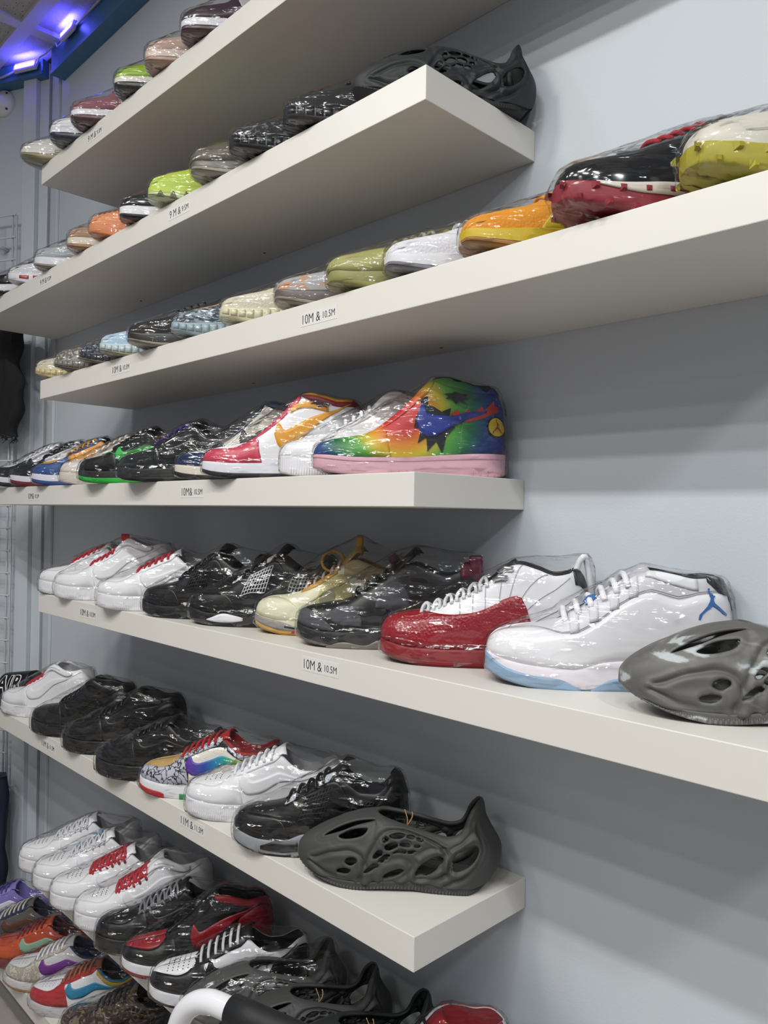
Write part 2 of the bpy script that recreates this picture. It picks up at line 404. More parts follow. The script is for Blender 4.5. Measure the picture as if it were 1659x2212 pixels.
FORMS = dict(
    low=dict(SOLE_AF, zc=[(0, 42), (2, 48), (6, 55), (14, 62), (32, 68), (60, 73), (90, 81), (110, 92), (140, 107), (170, 121), (186, 126), (198, 118), (215, 104), (235, 96), (255, 97), (275, 107), (292, 116), (305, 112), (310, 100)],
             g=G_LOW, tongue=[(97, 84, 14), (120, 99, 17), (150, 117, 20), (176, 130, 27), (188, 138, 31), (194, 141, 27)], laces=(102, 116, 130, 144, 158, 172)),
    dunk=dict(SOLE_CUP, zc=[(0, 36), (2, 42), (6, 49), (14, 56), (32, 62), (60, 68), (90, 76), (110, 88), (140, 104), (170, 119), (186, 124), (198, 116), (215, 102), (235, 94), (255, 95), (275, 104), (292, 112), (305, 107), (310, 95)],
              g=G_LOW, tongue=[(97, 80, 14), (120, 96, 17), (150, 113, 20), (176, 126, 27), (188, 134, 31), (194, 137, 27)], laces=(102, 116, 130, 144, 158, 172)),
    mid=dict(SOLE_AF, zc=[(0, 42), (2, 48), (6, 55), (14, 62), (32, 68), (60, 73), (90, 81), (110, 92), (140, 108), (165, 126), (182, 142), (198, 150), (220, 143), (245, 137), (270, 140), (290, 144), (302, 139), (310, 118)],
             g=G_HI, tongue=[(99, 86, 14), (125, 103, 17), (155, 126, 20), (178, 146, 26), (190, 156, 29), (195, 159, 25)], laces=(102, 116, 130, 144, 158)),
    high=dict(SOLE_CUP, zc=[(0, 36), (2, 42), (6, 48), (14, 54), (35, 60), (65, 65), (92, 72), (110, 84), (135, 105), (155, 124), (172, 143), (188, 155), (206, 158), (235, 152), (262, 146), (288, 147), (302, 142), (310, 116)],
              g=G_HI, tongue=[(99, 76, 14), (120, 92, 17), (145, 114, 20), (168, 140, 24), (184, 158, 27), (190, 163, 24)], laces=(106, 119, 132, 145, 157, 168)),
    four=dict(hs=[(0, 36), (20, 32), (60, 26), (100, 27), (140, 40), (165, 34), (210, 36), (260, 48), (310, 46)], zb=[(0, 15), (30, 6), (75, 0), (250, 0), (285, 2), (310, 10)],
              zc=[(0, 40), (2, 46), (6, 53), (14, 60), (35, 67), (70, 74), (95, 83), (120, 98), (150, 117), (175, 134), (190, 140), (210, 126), (235, 112), (258, 112), (278, 126), (293, 141), (304, 136), (310, 108)],
              g=G_HI, tongue=[(99, 87, 15), (130, 106, 19), (160, 128, 22), (182, 145, 29), (194, 158, 33), (199, 163, 28)], laces=(106, 122, 138, 154, 168)),
    six=dict(hs=[(0, 37), (20, 32), (60, 27), (110, 30), (150, 40), (200, 36), (260, 46), (310, 46)], zb=[(0, 16), (30, 6), (75, 0), (250, 0), (285, 2), (310, 10)],
             zc=[(0, 42), (2, 48), (6, 55), (14, 62), (35, 68), (70, 74), (95, 83), (120, 97), (150, 117), (175, 134), (196, 143), (225, 134), (255, 125), (278, 131), (294, 140), (304, 136), (310, 112)],
             g=G_HI, tongue=[(99, 87, 15), (130, 106, 19), (160, 130, 23), (182, 152, 30), (196, 166, 34), (202, 170, 29)], laces=(106, 122, 138, 154, 168)),
    twelve=dict(hs=[(0, 34), (60, 26), (150, 27), (310, 32)], zb=[(0, 15), (30, 6), (75, 0), (250, 0), (285, 2), (310, 8)],
                zc=[(0, 42), (2, 50), (6, 58), (14, 65), (38, 72), (65, 77), (85, 83), (110, 94), (140, 109), (170, 129), (190, 146), (206, 152), (235, 145), (262, 137), (283, 140), (298, 145), (305, 138), (310, 112)],
                g=G_HI, tongue=[(99, 90, 14), (130, 105, 17), (160, 126, 20), (182, 145, 26), (196, 156, 29), (201, 159, 25)], laces=(70, 88, 106, 124, 142, 158)),
    eleven=dict(hs=[(0, 40), (20, 34), (60, 28), (110, 26), (150, 36), (180, 38), (220, 32), (310, 38)], zb=[(0, 17), (30, 6), (75, 0), (250, 0), (285, 2), (310, 10)],
                zc=[(0, 44), (2, 51), (6, 58), (14, 65), (38, 72), (65, 77), (90, 84), (112, 96), (140, 112), (168, 131), (188, 145), (205, 151), (232, 147), (258, 143), (284, 144), (302, 142), (310, 114)],
                g=G_HI, tongue=[(99, 89, 14), (130, 106, 17), (160, 128, 20), (182, 145, 26), (194, 155, 29), (199, 158, 25)], laces=(100, 116, 132, 148, 163, 176)),
    run=dict(SOLE_RUN, zc=[(0, 38), (2, 43), (6, 48), (14, 53), (40, 60), (80, 70), (120, 83), (150, 94), (170, 100), (195, 92), (220, 84), (250, 84), (280, 95), (300, 100), (310, 88)],
             g=G_LOW, tongue=[(97, 76, 14), (120, 85, 17), (150, 98, 19), (175, 108, 24), (188, 116, 27), (193, 118, 24)], laces=(106, 120, 134, 148, 162)),
    trail=dict(hs=[(0, 44), (20, 38), (60, 33), (110, 36), (200, 46), (310, 54)], zb=[(0, 24), (30, 12), (80, 2), (240, 0), (280, 6), (310, 18)],
               zc=[(0, 47), (2, 53), (6, 60), (14, 66), (40, 73), (80, 82), (120, 96), (150, 109), (170, 116), (195, 108), (220, 100), (250, 98), (280, 108), (300, 113), (310, 98)],
               g=G_LOW, tongue=[(97, 88, 14), (120, 98, 17), (150, 114, 19), (175, 126, 24), (188, 134, 27), (193, 137, 24)], laces=(106, 120, 134, 148, 162)),
)
FORMS['moc'] = dict(FORMS['run'], laces=(), tongue=None, zc=[(0, 38), (2, 44), (6, 51), (14, 57), (40, 66), (80, 77), (120, 88), (150, 95), (170, 95), (195, 89), (220, 84), (250, 83), (280, 88), (300, 88), (310, 80)],
                    g=[(0, 0), (120, 0), (126, 8), (140, 18), (170, 26), (210, 28), (250, 28), (275, 25), (290, 16), (300, 0), (310, 0)])

def sstep(a, b, x):
    t = np.clip((x - a) / (b - a), 0, 1); return t * t * (3 - 2 * t)

class Form:
    def __init__(s, kind, length=LEN):
        d = FORMS[kind]; s.d = d; s.kind = kind; s.k = length / LEN / 1000.0
        s.cl = {}
        s.plan = d.get('plan', PLAN)
    def c(s, n, x):
        p = s.plan if n == 'w' else s.d[n]
        return pchip([a for a, _ in p], [b for _, b in p], x)
    def raw(s, x, t, side):
        x = np.asarray(x, float); t = np.asarray(t, float)
        w = np.maximum(s.c('w', x) - 1.5, 0); hs = s.c('hs', x) - 1.5; zc = np.maximum(s.c('zc', x), hs + 1); g = np.minimum(s.c('g', x), np.maximum(w - 4.5, 0))
        a = .78 - .20 * sstep(110, 210, x); b = .80 + .2 * sstep(110, 210, x)
        th = np.clip(t, 0, 1) * math.pi / 2
        cs = np.maximum(np.cos(th), 0) ** a
        y = g + (w - g) * cs
        z = hs + (zc - hs) * np.sin(th) ** b
        y = y + 1.6 * np.sin(2 * th) * (w > 8)
        # heel counter: fullest a third of the way up, leaning forward above
        if s.kind == 'clog': lean = sstep(215, 310, x) * (-24.0 * sstep(56, 112, z) - 11.0 * sstep(48, 8, z))
        else: lean = sstep(225, 310, x) * (-9.0 * np.clip((z - 62) / 80, -.8, 1.6) ** 2)
        off = s.d.get('banana', 5.0)
        yc = off * ((x - 160) / 150) ** 2
        return np.stack([x + lean, side * y + yc, z], -1)
    def S(s, x, t, side, off=0.0):
        P = s.raw(x, t, side)
        if np.any(off):
            x = np.asarray(x, float); t = np.asarray(t, float)
            e = .8
            xa = np.clip(x - e, .3, LEN - .3); xb = np.clip(x + e, .3, LEN - .3)
            ta = np.clip(t - .01, .001, .985); tb = np.clip(t + .01, .015, .999)
            xm = np.clip(x, .3, LEN - .3)
            dx = s.raw(xb, np.clip(t, .01, .99), side) - s.raw(xa, np.clip(t, .01, .99), side)
            dt = s.raw(xm, tb, side) - s.raw(xm, ta, side)
            n = np.cross(dx, dt) * (1 if side < 0 else -1)
            ln = np.linalg.norm(n, axis=-1, keepdims=True)
            yc = s.d.get('banana', 5.0) * ((x - 160) / 150) ** 2
            ctr = np.stack([np.clip(x, 40, 265), yc, s.c('hs', x) * .6 + s.c('zc', x) * .25], -1)
            out = P - ctr
            n = np.where(ln > 1e-6, n / np.maximum(ln, 1e-9), out / np.maximum(np.linalg.norm(out, axis=-1, keepdims=True), 1e-6))
            n = np.where((n * out).sum(-1, keepdims=True) < 0, -n, n)
            P = P + n * np.asarray(off)[..., None] if np.ndim(off) else P + n * off
        return P
    def loc(s, P):
        """mm in the side view -> metres about the middle of the shoe"""
        P = np.asarray(P, float) * s.k
        P = P - np.array([LEN / 2 * s.k, 0, 0])
        return P

def dense(n, a=0.0, b=LEN):
    u = np.linspace(0, 1, n)
    u = .45 * u + .55 * .5 * (1 - np.cos(math.pi * u))
    return a + (b - a) * u

def patch_data(F, lo, hi, off=1.3, sides=(-1, 1), nx=None, nt=6, sole=False):
    x0, x1 = lo[0][0], lo[-1][0]
    nx = nx or max(6, int((x1 - x0) / 5))
    xs = np.linspace(x0, x1, nx)
    if x0 < 5: xs = x0 + (x1 - x0) * np.linspace(0, 1, nx + 8) ** 1.7; nx += 8
    L = np.interp(xs, [p[0] for p in lo], [p[1] for p in lo]) if len(lo) < 3 else pchip([p[0] for p in lo], [p[1] for p in lo], xs)
    H = np.interp(xs, [p[0] for p in hi], [p[1] for p in hi]) if len(hi) < 3 else pchip([p[0] for p in hi], [p[1] for p in hi], xs)
    H = np.maximum(H, L + .002)
    V, Fc = [], []
    fn = F.sole_S if sole else F.S
    for sd in sides:
        rows = np.linspace(0, 1, nt)
        X = np.repeat(xs[:, None], nt, 1); T = L[:, None] + (H - L)[:, None] * rows[None]
        o = np.full(X.shape, off)
        # skirt: one more ring pushed into the skin
        Xe = np.concatenate([X[:, :1], X, X[:, -1:]], 1); Te = np.concatenate([T[:, :1], T, T[:, -1:]], 1); Oe = np.concatenate([o[:, :1] * -.4, o, o[:, :1] * -.4], 1)
        Xe = np.concatenate([Xe[:1], Xe, Xe[-1:]], 0); Te = np.concatenate([Te[:1], Te, Te[-1:]], 0); Oe = np.concatenate([Oe[:1] * 0 - .4 * off, Oe, Oe[:1] * 0 - .4 * off], 0)
        P = fn(Xe, Te, sd, Oe)
        n, m = P.shape[:2]
        Fc += grid_faces(n, m, len(V), flip=sd > 0)
        V += list(P.reshape(-1, 3))
    return V, Fc, (len(V) // len(sides) if x0 > 5 and len(sides) == 2 else 0)

def poly_data(F, pts, off=2.2, sides=(-1,)):
    """small flat emblem: polygon of (x, t) laid on the skin"""
    V, Fc = [], []
    tri = [tuple(t) for t in tessellate_polygon([[Vector((p[0], p[1] * 100, 0)) for p in pts]])]
    pts = [tuple(p) for p in pts]
    for _ in range(2 if len(pts) < 24 else 1):      # finer triangles, so that the emblem follows the skin
        mid, new = {}, []
        def m(i, j):
            k = (min(i, j), max(i, j))
            if k not in mid:
                mid[k] = len(pts); pts.append(((pts[i][0] + pts[j][0]) / 2, (pts[i][1] + pts[j][1]) / 2))
            return mid[k]
        for a, b, c in tri:
            ab, bc, ca = m(a, b), m(b, c), m(c, a); new += [(a, ab, ca), (ab, b, bc), (ca, bc, c), (ab, bc, ca)]
        tri = new
    for sd in sides:
        o = len(V)
        X = np.array([p[0] for p in pts]); T = np.array([p[1] for p in pts])
        V += list(F.S(X, T, sd, np.full(len(X), off)))
        Fc += [tuple(o + i for i in t) for t in tri]
    return V, Fc

def sole_S(self, x, t, side, off=0.0):
    x = np.asarray(x, float); w = self.c('w', x); zb = self.c('zb', x); hs = self.c('hs', x)
    yc = self.d.get('banana', 5.0) * ((x - 160) / 150) ** 2
    bul = self.d.get('bulge', 1.0)
    xe = (x - LEN / 2) * (1 + .012) + LEN / 2 if self.kind != 'clog' else x - 14 * sstep(225, 310, x)
    y = side * (w + 1.5 * (w > .5) + bul * np.sin(np.clip(t, 0, 1) * math.pi) * (w > 4) + np.asarray(off) * .8)
    ex = np.where(x < 6, -1, np.where(x > 304, 1, 0)) * np.asarray(off) * .7
    return np.stack([xe + ex, y + yc, zb + (hs - zb) * t], -1)
Form.sole_S = sole_S

def sole_layer(F, t0, t1, nx, bottom=False, top=False, inset=0.0):
    """a band of the sole between two height fractions (numbers or functions of x), closed round the shoe"""
    xs = dense(nx)
    f0 = t0(xs) if callable(t0) else np.full(nx, t0); f1 = t1(xs) if callable(t1) else np.full(nx, t1)
    cols = []
    w = F.c('w', xs)
    for sd in (-1, 1):
        rows = []
        if bottom:
            p = F.sole_S(xs, f0, sd); c = p.copy(); c[:, 1] = F.d.get('banana', 5.0) * ((xs - 160) / 150) ** 2
            rows += [c, c + (p - c) * .86]
            q = p.copy(); q[:, 2] += np.minimum(3, (f1 - f0) * (F.c('hs', xs) - F.c('zb', xs)) * .4); 
            rows += [c + (p - c) * .97 + np.array([0, 0, .6]), q]
        else: rows.append(F.sole_S(xs, f0, sd))
        for k in (.25, .5, .75, .93): rows.append(F.sole_S(xs, f0 + (f1 - f0) * k, sd))
        p = F.sole_S(xs, f1, sd); c = p.copy(); c[:, 1] = F.d.get('banana', 5.0) * ((xs - 160) / 150) ** 2
        rows.append(c + (p - c) * .975)
        if top: rows += [c + (p - c) * .80 + np.array([0, 0, -.5]), c]
        cols.append(np.stack(rows, 1))
    V, Fc = [], []
    for sd, P in zip((-1, 1), cols):
        Fc += grid_faces(P.shape[0], P.shape[1], len(V), flip=sd > 0); V += list(P.reshape(-1, 3))
    return V, Fc

def build_shoe(kind, x, y, yaw, z, label, upper, midsole, outsole, lining='#d8d8d8', tongue=None, laces=None, patches=(), length=310, film=True,
               lace_style='bars', outs_t=.3, group='', detail=1.0, extras=None, hang=.9, mid_top=True, toe_at=True, sole_kind='rubber', name='sneaker', film_mat=None, lace_w=3.0):
    """x, y: where the toe tip stands over the shelf"""
    F = Form(kind, length); L = length / 1000.0
    cx = x + L / 2 * math.cos(yaw); cy = y + L / 2 * math.sin(yaw)
    root = empty(name, (cx, cy, z), yaw, label, 'shoe', group)
    cloud = []
    def put(nm, data, mat, lab=None, par=root, smooth=True, kindp=None):
        V = F.loc(data[0]); cloud.append(V)
        if len(data) > 2 and data[2] and not kindp:      # two mirrored pieces: one object for each side of the shoe
            h = data[2]
            mesh(nm, V[:h], [f for f in data[1] if f[0] < h], mat, par, smooth, label=lab)
            return mesh(nm, V[h:], [tuple(i - h for i in f) for f in data[1] if f[0] >= h], mat, par, smooth, label=lab)
        return mesh(nm, V, data[1], mat, par, smooth, kind=kindp, label=lab)
    nx = int(64 * detail); nt = int(15 * max(.7, detail))
    xs = dense(nx); ts = np.linspace(0, 1, nt)
    V, Fc = [], []
    for sd in (-1, 1):
        P = F.S(np.repeat(xs[:, None], nt, 1), np.repeat(ts[None], nx, 0), sd)
        Fc += grid_faces(nx, nt, len(V), flip=sd > 0); V += list(P.reshape(-1, 3))
    put('upper', (V, Fc), upper)
    # midsole and outsole
    if outsole is None: put('midsole', sole_layer(F, 0, 1, nx, bottom=True, top=True), midsole)
    else:
        put('midsole', sole_layer(F, outs_t, 1, nx, top=True), midsole)
        put('outsole', sole_layer(F, 0, outs_t, nx, bottom=True), outsole)
    # lining
    g = F.c('g', xs); m = (g > .5); x2 = xs[m]
    if len(x2):
        x2 = np.linspace(x2[0], x2[-1], max(10, int(26 * detail)))
        g2 = np.minimum(F.c('g', x2), np.maximum(F.c('w', x2) - 6, 0)); zc = F.c('zc', x2); hs = F.c('hs', x2) + 5
        yc = F.d.get('banana', 5.0) * ((x2 - 160) / 150) ** 2
        rows = []
        lean = lambda zz: sstep(225, 310, x2) * (-9.0 * np.clip((zz - 62) / 80, -.8, 1.6) ** 2)
        for yy, zz in ((-1, zc - .3), (-1.0, zc - 7), (-1.02, zc - 22), (-.95, (zc + hs) / 2), (-.8, hs), (0, hs), (.8, hs), (.95, (zc + hs) / 2), (1.02, zc - 22), (1.0, zc - 7), (1, zc - .3)):
            zz = np.maximum(zz, hs)
            rows.append(np.stack([x2 + lean(zz), yy * g2 + yc, zz], -1))
        P = np.stack(rows, 1)
        put('collar_lining', (list(P.reshape(-1, 3)), grid_faces(P.shape[0], P.shape[1], 0, True)), lining)
    # tongue
    tg = F.d.get('tongue')
    if tg and tongue is not None:
        C = smooth_path(tg, int(14 * max(.8, detail))); V = []
        nC = len(C); tang = np.gradient(C[:, :2], axis=0); tang /= np.linalg.norm(tang, axis=1)[:, None]
        yc = F.d.get('banana', 5.0) * ((C[:, 0] - 160) / 150) ** 2
        vs = np.linspace(-1, 1, 9)
        for lay, th in ((1, 0), (-1, -6)):
            for i in range(nC):
                nrm = np.array([-tang[i][1], tang[i][0]])
                for v in vs:
                    w = C[i, 2] * v; drop = -9.0 * v * v * min(1, i / 5) - (6 * v * v * v * v if i == nC - 1 else 0) + th * (1 if abs(v) < .99 else .4) * (0 if lay > 0 else 1)
                    if i == nC - 1: drop *= 1
                    V.append((C[i, 0] + nrm[0] * drop, w + yc[i], C[i, 1] + nrm[1] * drop))
        n1 = nC * 9
        Fc = grid_faces(nC, 9, 0, True) + grid_faces(nC, 9, n1, False)
        for i in range(nC - 1):
            for j in (0, 8):
                a = i * 9 + j; Fc.append((a, a + 9, n1 + a + 9, n1 + a) if j == 8 else (a, n1 + a, n1 + a + 9, a + 9))
        for j in range(8):
            a = (nC - 1) * 9 + j; Fc.append((a, a + 1, n1 + a + 1, n1 + a)[::-1])
        put('tongue', (V, Fc), tongue)
    # laces
    if laces is not None and F.d.get('laces'):
        P = []
        lx = F.d['laces']
        tt = .90
        for i, xl in enumerate(lx):
            yc = 5 * ((xl - 160) / 150) ** 2
            for sgn in ((1,) if lace_style == 'bars' else (1, -1)):
                xa, xb = (xl, xl) if lace_style == 'bars' else (xl - 5 * sgn, xl + 5 * sgn)
                pa = F.S(np.array([xa]), np.array([.74]), -1, 2.2)[0]; pb = F.S(np.array([xb]), np.array([.74]), 1, 2.2)[0]
                a2 = F.S(np.array([xa]), np.array([.93]), -1, 4.6)[0]; b2 = F.S(np.array([xb]), np.array([.93]), 1, 4.6)[0]
                top = (a2 + b2) / 2 + np.array([0, 0, 5.0])
                P.append(tube(smooth_path([pa, a2, top, b2, pb], 12), lace_w, 6))
        if lace_style == 'rope':     # doubled, loosely knotted lace standing off the eyelets
            rnd = random.Random(int(x * 1000))
            for i, xl in enumerate(lx):
                for sd in (-1, 1):
                    b0 = F.S(np.array([xl]), np.array([.80]), sd, 2.5)[0]
                    c = b0 + np.array([rnd.uniform(3, 8), sd * 5, -rnd.uniform(6, 12)])
                    e = b0 + np.array([-rnd.uniform(4, 9), sd * 3, -rnd.uniform(3, 9)])
                    P.append(tube(smooth_path([b0, b0 * .5 + c * .5 + np.array([0, sd * 4, 3]), c], 6), lace_w * .9, 5)); P.append(tube(smooth_path([b0, e], 3), lace_w * .9, 5))
        put('laces', join(P), laces)
    for p in patches:
        nm, mat, lo, hi = p[:4]; kw = p[4] if len(p) > 4 else {}
        lab = kw.get('label')
        kk = {k: v for k, v in kw.items() if k in ('off', 'sides', 'nt', 'sole', 'nx')}
        put(nm, patch_data(F, lo, hi, **kk), mat, lab)
    if extras: extras(F, put, root)
    if film:
        wrap(root, np.concatenate(cloud), hang, film_mat or FILM, detail, seed=int(abs(x) * 997) % 1000)
    return root

def wrap(root, P, hang, mat, detail=1.0, seed=0, n=42, K=36):
    """shrink film: section by section the tightest convex skin of the shoe, bridged lengthways over its hollows"""
    n = max(26, int(n * detail)); K = max(24, int(K * detail))
    x0, x1 = P[:, 0].min(), P[:, 0].max()
    zmid = .045
    u = np.linspace(0, 1, n); u = .6 * u + .4 * .5 * (1 - np.cos(math.pi * u))
    xs = x0 + (x1 - x0) * u
    ph = 2 * math.pi * np.arange(K) / K
    dirs = np.stack([np.cos(ph), np.sin(ph)], 1)
    Q = P[:, 1:] - np.array([0, 0])
    H = np.full((n, K), -1.0)
    order = np.argsort(P[:, 0]); Ps = P[order]
    yc = np.interp(xs, [x0, 0, x1], [Ps[:200, 1].mean(), 0, Ps[-200:, 1].mean()])
    for i in range(n):
        h = .006
        while True:
            a, b = np.searchsorted(Ps[:, 0], [xs[i] - h, xs[i] + h])
            if b - a > 12: break
            h *= 1.6
        q = Ps[a:b, 1:]
        H[i] = (q @ dirs.T).max(0)
    zc = np.array([(H[i, K // 4] - H[i, 3 * K // 4]) / 2 for i in range(n)])
    # bridge over hollows seen from above and the sides
    HM = H.copy()
    for k in range(K):
        if math.sin(ph[k]) < -.25: continue
        hull = []
        for i in range(n):
            while len(hull) >= 2 and (H[hull[-1], k] - H[hull[-2], k]) * (xs[i] - xs[hull[-2]]) <= (H[i, k] - H[hull[-2], k]) * (xs[hull[-1]] - xs[hull[-2]]): hull.pop()
            hull.append(i)
        HM[:, k] = np.interp(xs, xs[hull], H[hull, k])
    H = np.where(np.sin(ph)[None] > -.25, H + (HM - H) * hang, H)
    rng = np.random.RandomState(seed)
    V = []
    psi = 2 * math.pi * np.arange(K) / K + .01
    cosd = np.cos(psi[None, :] - ph[:, None])          # K(phi) x K(psi)
    wob = rng.rand(n + 4, K)
    for _ in range(2): wob = (wob + np.roll(wob, 1, 1) + np.roll(wob, -1, 1) + np.roll(wob, 1, 0) + np.roll(wob, -1, 0)) / 5
    wob = np.clip((wob - .5) * 3 + .5, 0, 1)
    for i in range(n):
        c = np.array([yc[i] * 0, max(.012, (H[i, K // 4] - H[i, 3 * K // 4]) / 2 + 0)])
        top, bot = H[i, K // 4], -H[i, 3 * K // 4]
        c[1] = (top + bot) / 2; c[0] = (H[i, 0] - H[i, K // 2]) / 2
        hh = H[i] - dirs @ c
        with np.errstate(divide='ignore'):
            r = np.where(cosd > .05, hh[:, None] / np.maximum(cosd, .05), 9).min(0)
        r = np.maximum(r, .002)
        under = np.sin(psi) < -.3
        r = r + np.where(under, .0004, .0009 + .0024 * wob[i])
        V += [(xs[i], c[0] + r[k] * math.cos(psi[k]), max(.0006, c[1] + r[k] * math.sin(psi[k]))) for k in range(K)]
    V = np.array(V).reshape(n, K, 3)
    def cap(R, dx):
        c = R.mean(0); out = []
        for s, d in ((.7, .55), (.25, .95), (0.02, 1.0)):
            q = c + (R - c) * s; q[:, 0] = R[:, 0] + dx * d; out.append(q)
        return out
    rows = cap(V[0], -.0028)[::-1] + list(V) + cap(V[-1], .0028)
    A = np.array(rows); N = len(rows)
    Fc = []
    for i in range(N - 1):
        for k in range(K):
            k2 = (k + 1) % K
            Fc.append((i * K + k, i * K + k2, (i + 1) * K + k2, (i + 1) * K + k))
    mesh('plastic_wrap', A.reshape(-1, 3), Fc, mat, root)

# panel outlines (lower and upper edge), shared by the families of sneaker
def p_toe(mat, **k): return ('toe_overlay', mat, [(.3, .0), (120, 0)], [(.3, .96), (6, .9), (16, .72), (34, .60), (60, .52), (78, .60), (90, .84), (99, .93), (108, .84), (114, .4), (120, .02)], k)
def p_box(mat, **k): return ('toe_box', mat, [(4, .9), (16, .72), (34, .60), (60, .52), (78, .58), (92, .86)], [(4, .92), (8, .995), (60, 1), (84, 1), (88, 1), (92, .9)], dict(dict(off=.9), **k))
def p_eye(mat, x1=188, **k): return ('eyestay', mat, [(86, .96), (92, .80), (104, .66), (125, .62), (150, .64), (x1 - 10, .66), (x1, .80)], [(86, .97), (90, .99), (x1 - 4, .995), (x1, .99)], k)
def p_swoosh(mat, shift=0, **k):
    f = lambda q: [(112 + shift + (x - 112) * (176 - shift) / 176, t) for x, t in q]
    return ('side_stripe', mat, f([(112, .40), (115, .30), (121, .20), (132, .145), (150, .15), (180, .25), (225, .46), (288, .76)]),
            f([(112, .42), (115, .56), (120, .66), (122.5, .62), (126, .48), (132, .40), (142, .365), (158, .375), (185, .43), (230, .56), (288, .775)]), dict(dict(off=2.0, sides=(-1, 1)), **k))
def p_heel(mat, **k): return ('heel_panel', mat, [(228, 0), (309.7, 0)], [(228, .05), (238, .42), (252, .58), (272, .66), (309.7, .70)], k)
def p_collar(mat, x0=186, lo=.70, **k): return ('collar_panel', mat, [(x0, .97), (x0 + 8, lo + .1), (x0 + 25, lo), (285, lo), (309.5, lo)], [(x0, .98), (x0 + 4, 1), (285, 1), (309.5, 1)], k)
def p_quarter(mat, **k): return ('quarter_panel', mat, [(120, .02), (228, .02)], [(120, .60), (150, .62), (190, .60), (228, .55)], dict(dict(off=.7), **k))
def p_strap(mat, **k): return ('ankle_strap', mat, [(166, .74), (200, .70), (250, .66), (262, .70)], [(166, .98), (190, .98), (250, .86), (262, .82)], dict(dict(off=5.5), **k))
def p_foxing(mat, a=.75, b=1.0, **k): return ('sole_band', mat, [(.3, a), (309.7, a)], [(.3, b), (309.7, b)], dict(dict(off=.8, sole=True, nt=4), **k))

def perforations(xs, ts, mat, r=1.15):
    def f(F, put, root):
        V, Fc = [], []
        for xx in xs:
            for t in ts:
                for sd in (-1, 1):
                    a = np.linspace(0, 2 * math.pi, 7)[:-1]
                    o = len(V)
                    V += list(F.S(xx + r * np.cos(a), np.clip(t + r * .016 * np.sin(a), 0, 1), sd, np.full(6, 1.25)))
                    Fc.append(tuple(range(o, o + 6)) if sd < 0 else tuple(range(o + 5, o - 1, -1)))
        put('perforations', (V, Fc), mat, kindp='stuff')
    return f
def many(*fs):
    def f(F, put, root):
        for q in fs: q(F, put, root)
    return f
def lugs(mat, step=27, r=6.0):
    """knobbly tread blocks that stand out round the edge of the sole"""
    def f(F, put, root):
        parts = []
        for sd in (-1, 1):
            for xx in np.arange(3, 300, step):
                for t, dx in ((.80, 0), (.15, step / 2)) if xx < 60 else ((.78, 0),):
                    c = F.sole_S(np.array([xx + dx]), np.array([t]), sd)[0]
                    V = []
                    s = r * .8
                    for px, pz in ((-s, -s), (s, -s), (s, s), (-s, s)): V.append(c + np.array([px, -sd * 1.5, pz]))
                    out = np.array([-4.5 if xx < 18 else 0, sd * 4.2, 0])
                    for px, pz in ((-s, -s), (s, -s), (s, s), (-s, s)): V.append(c + np.array([px * .45, 0, pz * .45]) + out)
                    parts.append((V, [(0, 1, 5, 4), (1, 2, 6, 5), (2, 3, 7, 6), (3, 0, 4, 7), (4, 5, 6, 7)]))
        put('tread_lugs', join(parts), mat, smooth=False, kindp='stuff')
    return f
def ticks(xs, mat, t0=.0, t1=.35, w=1.3):
    """upright notches moulded into the side of the sole"""
    def f(F, put, root):
        parts = []
        for xx in xs: parts.append(patch_data(F, [(xx, t0), (xx + w, t0)], [(xx, t1), (xx + w, t1)], off=.9, sole=True, nx=2, nt=3))
        put('sole_ribs', join(parts), mat, kindp='stuff')
    return f
def cage(x0, x1, t0, t1, nx, nt, mat, name='mesh_panel', slant=0.0, w=1.5):
    """open net of moulded ribs"""
    def f(F, put, root):
        for sd in (-1, 1):
            parts = []
            for i in range(nx + 1):
                xx = x0 + (x1 - x0) * i / nx
                tt = np.linspace(t0, t1, 6)
                parts.append(tube(F.S(xx + slant * (tt - t0) / (t1 - t0), tt, sd, np.full(6, 2.2)), w, 4))
            for j in range(nt + 1):
                t = t0 + (t1 - t0) * j / nt
                xx = np.linspace(x0, x1, 8)
                parts.append(tube(F.S(xx + slant * (t - t0) / (t1 - t0), np.full(8, t), sd, np.full(8, 2.2)), w, 4))
            put(name, join(parts), mat)
    return f
def emblem(pts, mat, x, t, sx, st, name='emblem', off=2.8, sides=(-1,)):
    def f(F, put, root):
        put(name, poly_data(F, [(x + p[0] * sx, t + p[1] * st) for p in pts], off, sides), mat)
    return f
def disc(x, t, r, mat, name='badge', off=2.4, sides=(-1,), squash=1.0):
    def f(F, put, root):
        H = float(F.c('zc', np.array([x]))[0] - F.c('hs', np.array([x]))[0])
        a = np.linspace(0, 2 * math.pi, 21)[:-1]
        put(name, poly_data(F, [(x + r * math.cos(q), t + r / H * .72 * squash * math.sin(q)) for q in a], off, sides), mat)
    return f
JUMPER = [(-.10, 1.0), (.02, 1.02), (.06, .90), (.0, .82), (.06, .60), (.20, .52), (.24, .40), (.30, .44), (.34, .36), (.24, .28), (.22, .12), (.26, -.05), (.50, -.28), (.80, -.55), (.98, -.70), (.92, -.80), (.70, -.66), (.36, -.38),
          (.12, -.22), (-.02, -.34), (-.28, -.48), (-.52, -.66), (-.66, -.92), (-.78, -.90), (-.72, -.66), (-.52, -.50), (-.22, -.22), (-.04, .05), (.02, .26), (-.04, .46), (-.08, .70)]
WING = [(-1, .35), (-.4, .55), (-.1, .95), (.3, .75), (.9, .95), (.7, .5), (1.0, .2), (.55, .05), (.7, -.4), (.2, -.3), (-.1, -.75), (-.35, -.2), (-.9, -.25), (-.6, .1)]

